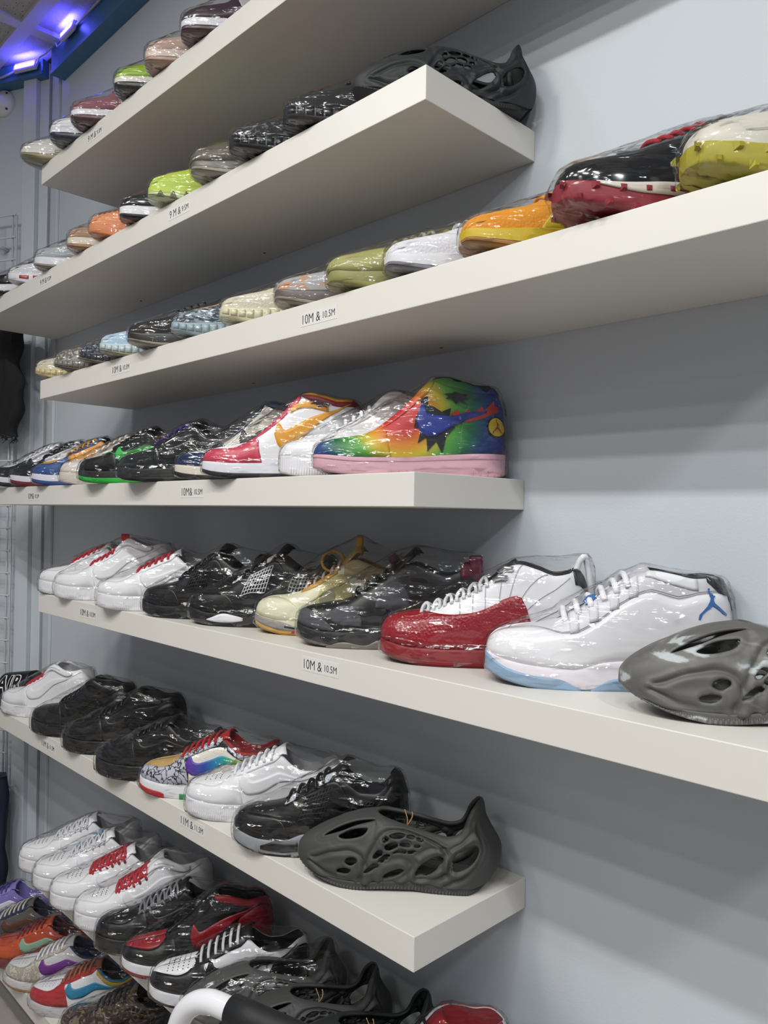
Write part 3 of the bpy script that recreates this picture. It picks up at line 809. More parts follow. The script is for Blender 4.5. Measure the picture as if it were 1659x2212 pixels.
# ------------------------------------------------------------------ moulded foam clogs
FORMS['clog'] = dict(
    plan=[(0, 0), (1, 8), (4, 15), (9, 22), (20, 31), (40, 41), (75, 50), (110, 52), (150, 48), (190, 44), (235, 45), (265, 44), (288, 36), (301, 24), (307, 13), (309.5, 5), (310, 0)],
    hs=[(0, 33), (6, 28), (20, 21), (50, 14), (100, 12), (150, 16), (185, 17), (230, 12), (270, 11), (300, 17), (310, 30)],
    zb=[(0, 31), (6, 25), (20, 17), (50, 6), (90, 0), (140, 3), (175, 3), (215, 0), (262, 0), (290, 5), (310, 24)],
    zc=[(0, 38), (2, 45), (6, 51), (15, 59), (40, 74), (80, 91), (105, 98), (124, 100.5), (145, 97), (180, 89.5), (210, 82.5), (232, 79), (248, 82), (264, 94), (278, 109), (290, 121), (298, 127), (303, 128), (307, 122), (309, 110), (310, 92)],
    g=[(0, 0), (122, 0), (126, 9), (138, 18), (165, 24), (210, 27), (245, 26), (268, 23), (286, 16), (298, 7), (304, 0), (310, 0)], banana=4.0, lean=20.0, tongue=None, laces=())
CLOG_HOLES = dict(
    slit=[(50.3, .629), (68.2, .73), (91, .775), (116.1, .764), (114.9, .73), (92.2, .685), (74.2, .64)],
    eye=[(71.8, .539), (77.8, .573), (88.6, .607), (107.7, .607), (110.1, .573), (104.1, .506), (92.2, .483), (79, .494)],
    toe_upper=[(98.5, .185), (95, .162), (89.8, .148), (84.5, .165), (82.6, .185), (85, .213), (91, .225), (96.9, .213)],
    toe_lower=[(89, .09), (85, .067), (79, .055), (72.5, .062), (71, .09), (75, .105), (81.4, .112), (87, .104)],
    a1=[(144.8, .494), (141.2, .438), (137.6, .449), (136.4, .472), (138.8, .528), (143.6, .517)],
    a2=[(167.6, .64), (162.8, .573), (153.2, .539), (148.4, .551), (149.6, .584), (158, .652), (164.5, .663)],
    a3=[(183.1, .663), (179.5, .618), (172.4, .618), (173.6, .663), (179.5, .697)], a4=[(195.1, .64), (191.5, .607), (186.7, .629), (187.9, .674), (193.9, .685)],
    b1=[(136.4, .303), (135.3, .258), (126.9, .225), (124.2, .245), (129.3, .303), (134.1, .315)], b2=[(158, .461), (155.6, .393), (146, .348), (141.2, .36), (142.4, .404), (152, .461)],
    b3=[(178.3, .517), (174.7, .461), (164, .449), (162.8, .472), (166.4, .528), (174.7, .551)], b4=[(191.5, .517), (189.1, .483), (183.5, .483), (184.3, .517), (190, .541)],
    c1=[(146.5, .281), (146, .236), (138.8, .191), (132.5, .185), (134.1, .225), (140, .27)], c2=[(171.2, .382), (167.6, .337), (154.4, .315), (154.4, .337), (161.6, .382), (168, .395)], c3=[(185.5, .40), (181, .368), (174.7, .362), (174.7, .393), (183, .418)],
    d1=[(130.8, .152), (128.1, .124), (117.3, .09), (111, .082), (114.9, .112), (124.5, .157)],
    oval=[(167.9, .115), (164, .079), (152, .034), (141.2, .02), (138, .032), (142.4, .067), (153.2, .112), (163, .137)],
    large=[(224.5, .41), (222.6, .337), (211.9, .202), (197.5, .101), (190, .08), (186.7, .124), (193.9, .236), (208.3, .371), (218, .432)],
    heel=[(276, .42), (276.5, .371), (269.3, .303), (257.3, .258), (245, .245), (238.2, .29), (240.6, .416), (248, .505), (258.5, .52), (270.5, .472)])
CLOG_GROOVES = [  # flowing creases between the swells of the moulding
    [(104, .02), (112, .15), (124, .35), (135, .54), (150, .68), (172, .76), (200, .72), (228, .60)],
    [(30, .20), (60, .30), (82, .31), (104, .24), (112, .14)], [(26, .12), (55, .03), (90, .01), (115, .05)],
    [(120, .0), (150, .0), (175, .10), (186, .26)], [(186, .04), (215, .10), (236, .24), (232, .45), (224, .58)],
    [(228, .02), (262, .16), (284, .36), (290, .55)]]
def closed_smooth(p, n=40):
    P = np.array(p, float); P = np.concatenate([P[-2:], P, P[:3]])
    t = np.arange(len(P)) - 2.0; u = np.linspace(0, len(p), n, endpoint=False)
    i = np.floor(u).astype(int); f = (u - i)[:, None]; a, b, c, d = P[i + 1], P[i + 2], P[i + 3], P[np.minimum(i + 4, len(P) - 1)]
    return .5 * (2 * b + (c - a) * f + (2 * a - 5 * b + 4 * c - d) * f ** 2 + (3 * b - a - 3 * c + d) * f ** 3)
def poly_dist(Q, poly):
    """signed distance of points Q to a closed polygon (negative inside) and the nearest points"""
    A = poly; B = np.roll(poly, -1, 0)
    d = B - A; L = (d ** 2).sum(1)
    best = np.full(len(Q), 1e9); near = np.zeros_like(Q); ins = np.zeros(len(Q), bool)
    for i in range(len(A)):
        s = np.clip(((Q - A[i]) @ d[i]) / max(L[i], 1e-9), 0, 1)
        p = A[i] + s[:, None] * d[i]; e = np.linalg.norm(Q - p, axis=1)
        m = e < best; best[m] = e[m]; near[m] = p[m]
        c = (A[i, 1] > Q[:, 1]) != (B[i, 1] > Q[:, 1])
        with np.errstate(divide='ignore', invalid='ignore'):
            xx = A[i, 0] + (Q[:, 1] - A[i, 1]) / (B[i, 1] - A[i, 1]) * d[i, 0]
        ins ^= c & (Q[:, 0] < xx)
    return np.where(ins, -best, best), near
TS = 105.0     # t in rough millimetres
CLOG_ME = {}
def clog_mesh(F):
    n, m = 210, 74
    xs = dense(n); ts = np.linspace(0, 1, m)
    X = np.repeat(xs[:, None], m, 1); T = np.repeat(ts[None], n, 0)
    Q = np.stack([X.ravel(), T.ravel() * TS], 1)
    relief = np.zeros(len(Q)); holes = []
    for k, p in CLOG_HOLES.items():
        P = closed_smooth(p, 44) * np.array([1, TS]); c = P.mean(0)
        big = k in ('oval', 'large', 'heel')
        P = c + (P - c) * (1.06 if big else 1.12); P[:, 1] = np.maximum(P[:, 1], 1.2)
        holes.append(P)
        near = np.where((Q[:, 0] > P[:, 0].min() - 30) & (Q[:, 0] < P[:, 0].max() + 30))[0]
        d, _ = poly_dist(Q[near], P)
        am = 2.6 if big else .7
        relief[near] += am * np.exp(-((d - (6 if big else 3.5)) / (3.4 if big else 2.5)) ** 2) - (1.4 if big else .3) * np.exp(-((d - 14) / 3) ** 2)
    for g in CLOG_GROOVES:
        C = smooth_path([(a, b * TS) for a, b in g], 160)
        d = np.min(np.linalg.norm(Q[:, None] - C[None], axis=2), axis=1)
        relief += -2.6 * np.exp(-(d / 2.6) ** 2) + 1.3 * np.exp(-((d - 7) / 4) ** 2)
    relief *= (np.clip(Q[:, 0] / 12, 0, 1) * np.clip((308 - Q[:, 0]) / 12, 0, 1))
    # triangulate the unrolled skin with the rims of the holes as fixed edges, and leave the holes out
    keep = np.ones(len(Q), bool)
    for P in holes:
        near = np.where((Q[:, 0] > P[:, 0].min() - 4) & (Q[:, 0] < P[:, 0].max() + 4))[0]
        d, _ = poly_dist(Q[near], P)
        keep[near[d < 1.0]] = False
    pts = [Vector(p) for p in Q[keep]]; rel = list(relief[keep]); edges = []
    for P in holes:
        o = len(pts); k = len(P)
        pts += [Vector(p) for p in P]; rel += [0.0] * k
        edges += [(o + i, o + (i + 1) % k) for i in range(k)]
    vo, _e, fo, ov, _oe, _of = delaunay_2d_cdt(pts, edges, [], 0, 1e-5)
    Q2 = np.array([v[:] for v in vo]); r2 = np.array([rel[o[0]] if len(o) else 0.0 for o in ov])
    cen = np.array([Q2[list(f)].mean(0) for f in fo]); inside = np.zeros(len(cen), bool)
    for P in holes:
        near = np.where((cen[:, 0] > P[:, 0].min()) & (cen[:, 0] < P[:, 0].max()))[0]
        d, _ = poly_dist(cen[near], P)
        inside[near[d < 0]] = True
    tri = [tuple(f) for f, i in zip(fo, inside) if not i]
    bm = bmesh.new()
    for sd in (-1, 1):
        vs = [bm.verts.new(v) for v in F.loc(F.S(Q2[:, 0], np.clip(Q2[:, 1] / TS, 0, 1), sd, r2))]
        for q in tri:
            try: bm.faces.new([vs[i] for i in (q if sd < 0 else q[::-1])])
            except ValueError: pass
    bmesh.ops.remove_doubles(bm, verts=list(bm.verts), dist=2e-5)
    for v in [v for v in bm.verts if not v.link_faces]: bm.verts.remove(v)
    bmesh.ops.recalc_face_normals(bm, faces=list(bm.faces))
    topf = max((f for f in bm.faces if f.calc_center_median().x < -.04), key=lambda f: f.calc_center_median().z)
    if topf.normal.z < 0: bmesh.ops.reverse_faces(bm, faces=list(bm.faces))
    me = bpy.data.meshes.new('foam_upper'); bm.to_mesh(me); bm.free()
    me.polygons.foreach_set('use_smooth', [True] * len(me.polygons))
    return me
def build_clog(x, y, yaw, z, label, mat, length=333, tag_loop=False, film=False, inner=None):
    """all the clogs share one moulding, scaled to size"""
    F = Form('clog', 333); k = length / 333; L = length / 1000
    root = empty('foam_clog', (x + L / 2 * math.cos(yaw), y + L / 2 * math.sin(yaw), z), yaw, label, 'shoe', 'moulded foam clogs')
    root.scale = (k, k, k)
    if 0 not in CLOG_ME: CLOG_ME[0] = clog_mesh(F)
    me = CLOG_ME[0].copy()
    me.materials.clear(); me.materials.append(mat)
    o = bpy.data.objects.new('foam_upper', me); COL.objects.link(o); o.parent = root
    md = o.modifiers.new('wall', 'SOLIDIFY'); md.thickness = .0055; md.offset = -1
    F.d = dict(F.d, bulge=-1.0)
    F.plan = [(a, b * (.93 if a < 280 else .86)) for a, b in F.plan]
    V, Fc = sole_layer(F, 0, 1, 70, bottom=True, top=True)
    mesh('sole', F.loc(V), Fc, mat, root)
    P = []
    for xx in np.arange(8, 304, 5.0):
        for sd in (-1, 1):
            c = F.sole_S(np.array([xx, xx, xx]), np.array([.12, .35, .6]), sd)
            P.append(tube(c, 1.1, 4))
    mesh('tread_ribs', F.loc(join(P)[0]), join(P)[1], mat, root, kind='stuff')
    if tag_loop:
        lp = tube(smooth_path([(170, -25, 90), (171, -26, 99), (168, -21, 107), (166, -19, 112)], 8), .9, 5)
        l2 = tube(smooth_path([(170, -25, 90), (175, -27, 98), (178, -22, 105), (177, -19, 109)], 8), .9, 5)
        V, Fc = join([lp, l2]); mesh('tag_loop', F.loc(V), Fc, M('#9a7a50', 'fabric'), root)
    if film:
        wrap(root, np.concatenate([np.array([v.co[:] for v in me.vertices]), F.loc(V)]), .8, FILM, 1.0, seed=5)
    return root

R = math.radians
W = M('#e9e8ec'); W2 = M('#dfdee3'); WS = M('#e6e5ea', 'ribbed'); BLK = M('#08080a'); BLK2 = M('#0d0d10'); BS = M('#0d0d10', 'rubber')
DK = M('#2a2a2e', 'fabric'); LG = M('#c9c9cc', 'fabric'); RED = M('#b3202c'); REDL = M('#b5202f', 'fabric')
ZS = SHELF_Z
GRP = ['sneakers on the topmost shelf', 'sneakers on the second shelf', 'sneakers on the third shelf', 'sneakers on the fourth shelf', 'sneakers on the fifth shelf', 'sneakers on the sixth shelf', 'sneakers on the seventh shelf', 'sneakers on the lowest shelf']
def shoe(shelf, kind, x, y, yaw, label, up, mid, out, **k):
    return build_shoe(kind, x, y, R(yaw), ZS[shelf - 1], label, up, mid, out, group=GRP[shelf - 1], **k)
PERF = perforations((40, 50, 60, 70), (.80, .88, .96), M('#55555c', 'rubber'))
def af(shelf, x, y, yaw, label, lace, kind='low', up=None, mid=None, dark=False, extra=None, style='bars', dots=False, **k):
    up = up or (BLK if dark else W); mid = mid or (BS if dark else WS)
    ps = [p_toe(up), p_eye(up), p_swoosh(up), p_heel(up)]
    if kind == 'mid': ps += [p_strap(up), ('strap_mark', BLK2 if dark else W2, [(182, .82), (196, .79), (222, .81)], [(182, .84), (190, .86), (222, .825)], dict(off=7.5))]
    ex = [e for e in (PERF if dots else None, ticks(np.arange(22, 90, 4.5), up, .04, .42), extra) if e]
    return shoe(shelf, kind, x, y, yaw, label, up, mid, None, lining=DK if dark else M('#bdbcc2', 'fabric'), tongue=up, laces=lace, patches=ps, extras=many(*ex), lace_style=style, **k)
def dunk(shelf, x, y, yaw, label, base, toe, eye, heel, swoosh, mid, out, lace, lining, box=None, collar=None, tongue=None, kind='dunk', extra=None, quarter=None, **k):
    ps = []
    if box: ps.append(p_box(box))
    if quarter: ps.append(p_quarter(quarter))
    ps += [p_toe(toe), p_eye(eye)]
    if kind == 'high': ps.append(p_collar(collar or heel))
    ps += [p_heel(heel), p_swoosh(swoosh, 30 if kind == 'high' else 0)]
    return shoe(shelf, kind, x, y, yaw, label, base, mid, out, lining=lining, tongue=tongue or base, laces=lace, patches=ps, extras=extra, **k)

# ------------------------------------------------ sixth shelf
CLOG_DARK = M('#3c3d3b', 'foam'); CLOG_BLACK = M('#1d2022', 'foam')
build_clog(-.266, -.260, R(38), ZS[5], 'matt charcoal moulded foam clog with oval holes at the shelf end', CLOG_DARK, tag_loop=True)
NET = M('#b9bec6', 'rubber')
def four_ex(netc, wingc=None, mid2=None):
    fs = [cage(122, 168, .22, .62, 8, 6, netc, 'mesh_panel', 16, 1.0), cage(214, 246, .28, .60, 5, 4, netc, 'rear_mesh', 10, 1.0)]
    if wingc:
        fs += [cage(100, 116, .74, .97, 3, 3, wingc, 'lace_wing', 8, 1.9), cage(160, 176, .76, .97, 3, 3, wingc, 'lace_wing', 10, 1.9)]
    return many(*fs)
P4 = lambda c, heel: [('toe_overlay', c, [(.3, 0), (112, 0)], [(.3, .97), (10, .86), (30, .66), (62, .56), (90, .42), (112, .02)]), ('eyestay', c, [(92, .9), (110, .74), (150, .70), (185, .72)], [(92, .97), (110, .99), (180, .995), (185, .98)]),
                      ('heel_panel', heel, [(250, .02), (309.6, .02)], [(250, .35), (270, .62), (309.6, .72)]), ('heel_tab', heel, [(280, .74), (309.5, .74)], [(280, .98), (309.5, 1)], dict(off=2.5)), ('side_wing', c, [(168, .45), (196, .30), (214, .42)], [(168, .74), (190, .72), (214, .50)], dict(off=2.2))]
shoe(6, 'four', -0.432, -0.272, 37, 'black mid sneaker with grey lace nets and grey sole beside the clog', BLK2, M('#8f9299', 'rubber'), BS, lining=DK, tongue=BLK, laces=BLK, outs_t=.16,
     patches=P4(BLK, BLK2) + [('sole_insert', BLK, [(62, .40), (85, .34), (128, .30)], [(62, .62), (90, .98), (128, .7)], dict(sole=True, off=1.6, nt=4))], extras=four_ex(M('#191a1e', 'rubber'), NET), length=312)
af(6, -0.612, -0.264, 43, 'plain white low sneaker with white laces between the black one and the patchwork one', M('#ececf0', 'fabric'), dots=True)
ELE = ramp_mat('cracked_print', 0, [(0, '#22242c'), (.055, '#25272f'), (.085, '#b7b8c4'), (1, '#c3c4ce')], .5, tex=crack_tex(70))
SPEC = ramp_mat('rainbow_stripe', (5.2, 0, 0, .42), [(0, '#7a1f7d'), (.22, '#5a2a9a'), (.42, '#2b4fa8'), (.58, '#2a9ab0'), (.72, '#43a53a'), (.86, '#c9c22a'), (1, '#d8722a')])
dunk(6, -0.79, -0.268, 38, 'patchwork low sneaker with cracked grey toe, red laces and rainbow side stripe', BLK, ELE, ELE, M('#1f6a3c'), SPEC, M('#e6e6ea', 'rubber'), None, M('#b51f26', 'fabric'), M('#a21d24', 'fabric'), box=M('#bc9a5e', 'suede'), quarter=M('#e4ddd4', 'knit'), tongue=M('#a21d24', 'fabric'),
     extra=many(lambda F, put, root: put('sole_insert', patch_data(F, [(.5, .02), (70, .0)], [(.5, .42), (60, .42), (70, .3)], off=1.4, sole=True, nt=4), M('#b3202c', 'rubber')),
                lambda F, put, root: put('sole_insert', patch_data(F, [(104, 0), (136, 0)], [(104, .40), (136, .40)], off=1.4, sole=True, nt=4), M('#1f8a4c', 'rubber')),
                lambda F, put, root: put('collar_trim', patch_data(F, [(188, .84), (215, .80), (296, .84)], [(188, .99), (215, 1), (296, 1)], off=2.6), M('#a81e26', 'fabric')),
                lambda F, put, root: put('collar_print', patch_data(F, [(200, .66), (225, .58), (268, .70)], [(200, .84), (225, .80), (268, .86)], off=1.9), ELE)))
af(6, -0.962, -.285, 32, 'shiny black low sneaker right behind the patchwork sneaker, in clear film', BLK2, dark=True, hang=.75)
af(6, -1.178, -.274, 40, 'shiny black mid-top sneaker with an ankle strap, second from the black low one', BLK2, 'mid', dark=True)
af(6, -1.392, -.268, 30, 'glossy black mid-top sneaker next to the white strapped one', BLK2, 'mid', dark=True)
af(6, -1.651, -.257, 28, 'white mid-top sneaker with red laces and a strap beside a black slide', REDL, 'mid', lace_w=3.4)

# black slide with lettering
def slide():
    F = Form('moc', 290); yaw = R(25); x, y, z = -1.79, -.245, ZS[5]
    L = .29
    root = empty('slide_sandal', (x + L / 2 * math.cos(yaw), y + L / 2 * math.sin(yaw), z), yaw, 'black slide sandal with big white-edged letters on its strap', 'shoe', GRP[5])
    V, Fc = sole_layer(F, 0, 1, 50, bottom=True, top=True); mesh('footbed', F.loc(V), Fc, BS, root)
    n, m = 26, 40
    def surf(u, th, off):
        xx = 62 + 112 * u; w = 50 + off - 2 * u; H = 84 + 16 * u + off; c, s = math.cos(th), math.sin(th)
        return (xx + 10 * (s) * (.5 - u) * .3, -w * (abs(c) ** .75) * (1 if c > 0 else -1), 14 + H * abs(s) ** .8)
    for nm, o, mt in (('strap', 0, BLK),):
        V = [surf(i / (n - 1), math.pi * j / (m - 1), o) for i in range(n) for j in range(m)]
        s_ = mesh(nm, F.loc(V), grid_faces(n, m, 0, True), mt, root); md = s_.modifiers.new('wall', 'SOLIDIFY'); md.thickness = .009; md.offset = -1
    for nm, grow, o, mt in (('letter_edge', .0038, 1.2, M('#e8e8ea', 'rubber')), ('lettering', .0, 2.2, BLK)):
        cu = bpy.data.curves.new('lettering', 'FONT'); cu.body = 'AIR'; cu.size = .072; cu.offset = grow + .0016; cu.resolution_u = 4; cu.space_character = 1.12
        to = bpy.data.objects.new('tmp_text', cu); COL.objects.link(to); bpy.context.view_layer.update()
        me = bpy.data.meshes.new_from_object(to.evaluated_get(bpy.context.evaluated_depsgraph_get())); bpy.data.objects.remove(to)
        bm = bmesh.new(); bm.from_mesh(me); bmesh.ops.triangulate(bm, faces=bm.faces); 
        bmesh.ops.subdivide_edges(bm, edges=[e for e in bm.edges if e.calc_length() > .012], cuts=2, use_grid_fill=False); bmesh.ops.triangulate(bm, faces=bm.faces)
        bm.verts.index_update()
        V = [surf(.02 + v.co.x * 1000 / 142, .30 + v.co.y * 1000 / 66, o) for v in bm.verts]; Fc = [tuple(v.index for v in f.verts) for f in bm.faces]; bm.free()
        mesh(nm, F.loc(V), Fc, mt, root, smooth=False)
slide()

# ------------------------------------------------ fifth shelf
def marble():
    def tex(nt, tc): return noise_tex(9, 4, (1, 2.2, 2.6), 1.6)(nt, tc)
    return ramp_mat('marbled_foam', 0, [(0, '#504e4b'), (.48, '#5a5855'), (.55, '#6a6865'), (.60, '#aab0b2'), (1, '#b6bdc0')], .55, tex=tex)
build_clog(.292, -.232, R(40), ZS[4], 'grey and white marbled foam clog beside the white and blue high top', marble(), length=336)
BLUE = M('#3f6fb0'); PBLK = M('#141416', 'patent')
def eleven_ex(F, put, root):
    put('mudguard', patch_data(F, [(.3, .0), (309.7, .0)], [(.3, .97), (30, .9), (58, .80), (72, .66), (92, .46), (115, .38), (140, .42), (165, .52), (200, .56), (235, .52), (262, .60), (309.7, .62)], off=1.3, nt=7), M('#eceaee', 'patent'))
    for xx in (104, 128, 153, 176):
        put('lace_loop', patch_data(F, [(xx, .42 + (xx - 104) * .002), (xx + 11, .40 + (xx - 104) * .002)], [(xx - 0, .95), (xx + 11, .95)], off=2.0, nt=8, nx=4), M('#dcdae0', 'fabric'))
    put('collar_band', patch_data(F, [(196, .80), (215, .72), (262, .66)], [(196, .97), (225, .94), (262, .90)], off=1.2), M('#e6e5ea', 'leather'))
    put('heel_pull', patch_data(F, [(276, .80), (294, .60), (309.6, .60)], [(276, 1), (294, 1), (309.6, 1)], off=2.2), PBLK)
    put('collar_trim', patch_data(F, [(204, .945), (240, .935), (292, .93)], [(204, .995), (240, 1), (292, 1)], off=1.6), PBLK)
    for dt in (0, .022):
        q = np.linspace(0, 1, 40); xx = 56 + q * 250
        put('stitching', tube(F.S(xx, np.interp(xx, [58, 72, 92, 115, 140, 165, 200, 235, 262, 309], [.80, .66, .46, .38, .42, .52, .56, .52, .60, .62]) + .02 + dt, -1, np.full(40, .3)), .55, 4), M('#a9a6ae', 'fabric'))
    put('jumping_figure', poly_data(F, [(276 + p[0] * 21, .52 + p[1] * .17) for p in JUMPER], 2.4), BLUE)
    put('tongue_patch', tube([(124, -14, 106), (131, -15, 111), (138, -15, 115)], [4, 6.5, 4.5], 8), BLUE)
    put('sole_window', patch_data(F, [(.3, 0), (40, 0), (118, 0)], [(.3, .95), (30, .62), (60, .56), (90, .52), (118, .05)], off=1.3, sole=True, nt=5), ICE)
    put('sole_window', patch_data(F, [(130, 0), (309.7, 0)], [(130, .05), (155, .40), (190, .50), (235, .42), (262, .25), (285, .45), (309.7, .5)], off=1.3, sole=True, nt=5), ICE)
ICE = M('#8ba6c2', 'gum')
shoe(5, 'eleven', .081, -.211, 37, 'white high top with pale blue sole and a blue jumping figure at the ankle', M('#d3d1d7'), M('#e9e2ea', 'rubber'), ICE, lining=M('#26262a', 'fabric'), tongue=M('#c6c5ca', 'fabric'),  # white upper greyed: its shading against the patent is put into the colour
     laces=M('#eeeef2', 'fabric'), lace_style='bars', lace_w=4.2, outs_t=.08, extras=eleven_ex, length=322, hang=.6)
CRIM = M('#a01622', 'ribbed'); CRIM2 = M('#7a0f1a', 'rubber')
def scales():
    m, nt, b = nodes('red_scaled_leather'); b.inputs['Base Color'].default_value = lin('#8e1020'); b.inputs['Roughness'].default_value = .35
    bump(nt, b, 260, .6, 'voronoi', .0012); return m
def twelve_ex(F, put, root):
    for i, (xa, ta, xb, tb) in enumerate([(178, .30, 186, .86), (190, .30, 212, .92), (200, .28, 250, .88), (208, .24, 285, .78), (214, .16, 300, .52), (160, .38, 160, .80), (142, .40, 142, .84), (124, .42, 122, .86)]):
        q = np.linspace(0, 1, 12)
        put('seam', tube(F.S(xa + (xb - xa) * q, ta + (tb - ta) * q, -1, np.full(12, .5)), .8, 4), M('#c9c7cc', 'fabric'))
    put('collar_trim', patch_data(F, [(192, .95), (240, .945), (290, .93)], [(192, .995), (240, 1), (290, 1)], off=1.8), BLK)
    put('heel_pull', tube(smooth_path([(288, -3, 142), (295, -3, 160), (300, 2, 164), (305, 4, 150), (309, 4, 118), (311, 4, 90)], 22), 5.0, 6), M('#e4e3e8', 'fabric'))
    put('heel_strip', patch_data(F, [(292, .62), (309.6, .55)], [(292, .98), (309.6, .98)], off=1.6), BLK)
    for xx, t in ((176, .72), (184, .84)):
        a = F.S(np.array([xx - 4, xx + 6, xx + 16]), np.array([t + .08, t + .02, t - .05]), -1, np.full(3, 4.0))
        put('lace_hook', tube(a, [3.4, 4.6, 3.6], 6), M('#c8c8cc', 'metal'))
shoe(5, 'twelve', -.123, -.215, 33.5, 'white and red high top with steel lace hooks, between the black and the white-blue one', M('#e9e8ec'), M('#84101c', 'rubber'), CRIM2, lining=M('#1b1b1e', 'fabric'), tongue=BLK,
     laces=M('#d9d9dc', 'fabric'), lace_style='cross', lace_w=2.7, patches=[('mudguard', scales(), [(.3, 0), (234, 0)], [(.3, .97), (30, .985), (56, .96), (75, .74), (95, .56), (120, .44), (150, .40), (185, .43), (208, .44), (222, .30), (234, .02)], dict(off=1.8, nt=8))],
     extras=twelve_ex, length=316, outs_t=.35, hang=.92)
GREY6 = M('#4d4c53', 'suede')
def six_ex(c, heelc, tonguec):
    def f(F, put, root):
        put('toe_overlay', patch_data(F, [(.3, .02), (70, .02)], [(.3, .97), (10, .80), (30, .50), (70, .05)], off=1.5), GREY6)
        put('side_panel', patch_data(F, [(58, .28), (80, .12), (118, .04)], [(58, .32), (76, .58), (100, .46), (118, .12)], off=1.4), GREY6)
        put('side_panel', patch_data(F, [(140, .24), (165, .18), (196, .22)], [(140, .34), (158, .60), (180, .52), (196, .30)], off=1.6), GREY6)
        perforations((72, 82, 92, 150, 160, 170, 180), (.24, .34, .44), M('#1d1d20', 'rubber'), 1.2)(F, put, root)
        put('heel_tab', patch_data(F, [(282, .60), (309.6, .56)], [(278, 1), (282, 1), (309.6, 1)], off=4.5), heelc)
        V, Fc = box_data(290, 313, -15, 15, 108, 156, 4); put('heel_pull', (V, Fc), heelc, smooth=False)
        put('lace_lock', tube([(158, 0, 142), (170, 0, 152)], [9, 8], 8), tonguec)
        put('sole_wave', patch_data(F, [(60, .0), (200, .0)], [(60, .1), (90, .40), (125, .20), (150, .42), (200, .2)], off=1.2, sole=True, nt=4), M('#6e6a62', 'gum'))
    return f
shoe(5, 'six', -.322, -.223, 37, 'black and grey high top under loose film with a plum heel tab', BLK2, M('#17181b', 'rubber'), M('#57544e', 'gum'), lining=DK, tongue=BLK, laces=BLK, extras=six_ex(GREY6, M('#6e1f3c'), M('#4b1638')), outs_t=.22, length=314, hang=.97)
CRM = M('#dcd8bc'); GUM = M('#c79a45', 'gum')
def five_ex(F, put, root):
    put('side_net', patch_data(F, [(124, .12), (160, .10), (196, .16)], [(124, .22), (145, .62), (175, .60), (196, .28)], off=1.4), M('#c9bd80', 'knit'))
    disc(148, .26, 15, M('#8d8a6c', 'gum'), 'clear_window', 2.6)(F, put, root)
    disc(246, .56, 17, M('#6a7057', 'gum'), 'clear_window', 2.6)(F, put, root)
    put('lace_panel', patch_data(F, [(96, .70), (130, .62), (165, .66)], [(96, .97), (130, .98), (165, .97)], off=1.5), M('#c89a3e', 'gum'))
    put('ankle_panel', patch_data(F, [(178, .55), (210, .48), (262, .55)], [(178, .99), (215, .99), (262, .98)], off=1.6), M('#c8b48c', 'suede'))
    a = np.linspace(0, 2 * math.pi, 26)
    put('tie_strap', tube([(150 + 21 * math.cos(q), -8 + 5 * math.sin(q), 138 + 19 * math.sin(q)) for q in a], 3.0, 6), M('#b98a34', 'gum'))
    put('tag_tab', box_data(194, 206, -8, 8, 150, 186, 2), M('#c8902c', 'gum'), smooth=False)
    put('midsole_flame', patch_data(F, [(84, .18), (140, .18)], [(84, .26), (110, .46), (140, .5)], off=1.5, sole=True, nt=4), M('#b3232a', 'rubber'))
    put('midsole_line', patch_data(F, [(70, .55), (110, .40), (140, .45)], [(70, .66), (110, .52), (140, .56)], off=1.9, sole=True, nt=4), BLK)
    put('sole_toe', patch_data(F, [(.3, .45), (100, .30)], [(.3, .98), (50, .98), (100, .5)], off=1.1, sole=True, nt=4), M('#8f8a86', 'rubber'))
shoe(5, 'six', -0.478, -0.2, 36, 'cream and sand high top with amber lace panel and round windows, in loose film', CRM, M('#cfcaae', 'rubber'), M('#c7983e', 'gum'), lining=M('#9c7a50', 'fabric'), tongue=M('#bd9a5a', 'suede'), laces=M('#cdb4a8', 'fabric'),
     patches=[('toe_overlay', CRM, [(.3, 0), (105, 0)], [(.3, .97), (20, .9), (60, .66), (105, .05)], {})], extras=five_ex, outs_t=.36, length=306, hang=1.0)
shoe(5, 'four', -0.655, -.237, 35, 'glossy black mid sneaker with white netting and white sole insert', BLK2, BS, None, lining=BLK, tongue=BLK, laces=BLK,
     patches=P4(BLK, BLK2) + [('sole_insert', M('#e6e5ea', 'rubber'), [(54, .42), (85, .34), (128, .34)], [(54, .5), (90, .98), (128, .5)], dict(sole=True, off=1.8, nt=4))], extras=four_ex(M('#c9cad0', 'rubber'), M('#d4d5da', 'rubber')), length=312, hang=.8)
shoe(5, 'four', -0.822, -.251, 30, 'all black glossy mid sneaker after the three white red-laced ones', BLK2, BS, None, lining=BLK, tongue=BLK, laces=BLK, patches=P4(BLK, BLK2), extras=four_ex(M('#1c1d24', 'rubber'), BLK2), length=302, hang=.95)
af(5, -0.985, -.282, 42, 'white low sneaker with red laces, third in its row, next to a black one', REDL, extra=None, lace_w=3.4)
af(5, -1.243, -.276, 42, 'white mid-top sneaker with red laces and a strap between two white lows', REDL, 'mid', lace_w=3.4,
   extra=lambda F, put, root: put('tongue_tag', box_data(176, 196, -24, -21, 146, 166, 1), M('#b3202c', 'fabric'), smooth=False))
af(5, -1.38, -.263, 42, 'white low sneaker with red laces at the far end of its shelf', REDL, lace_w=3.4)

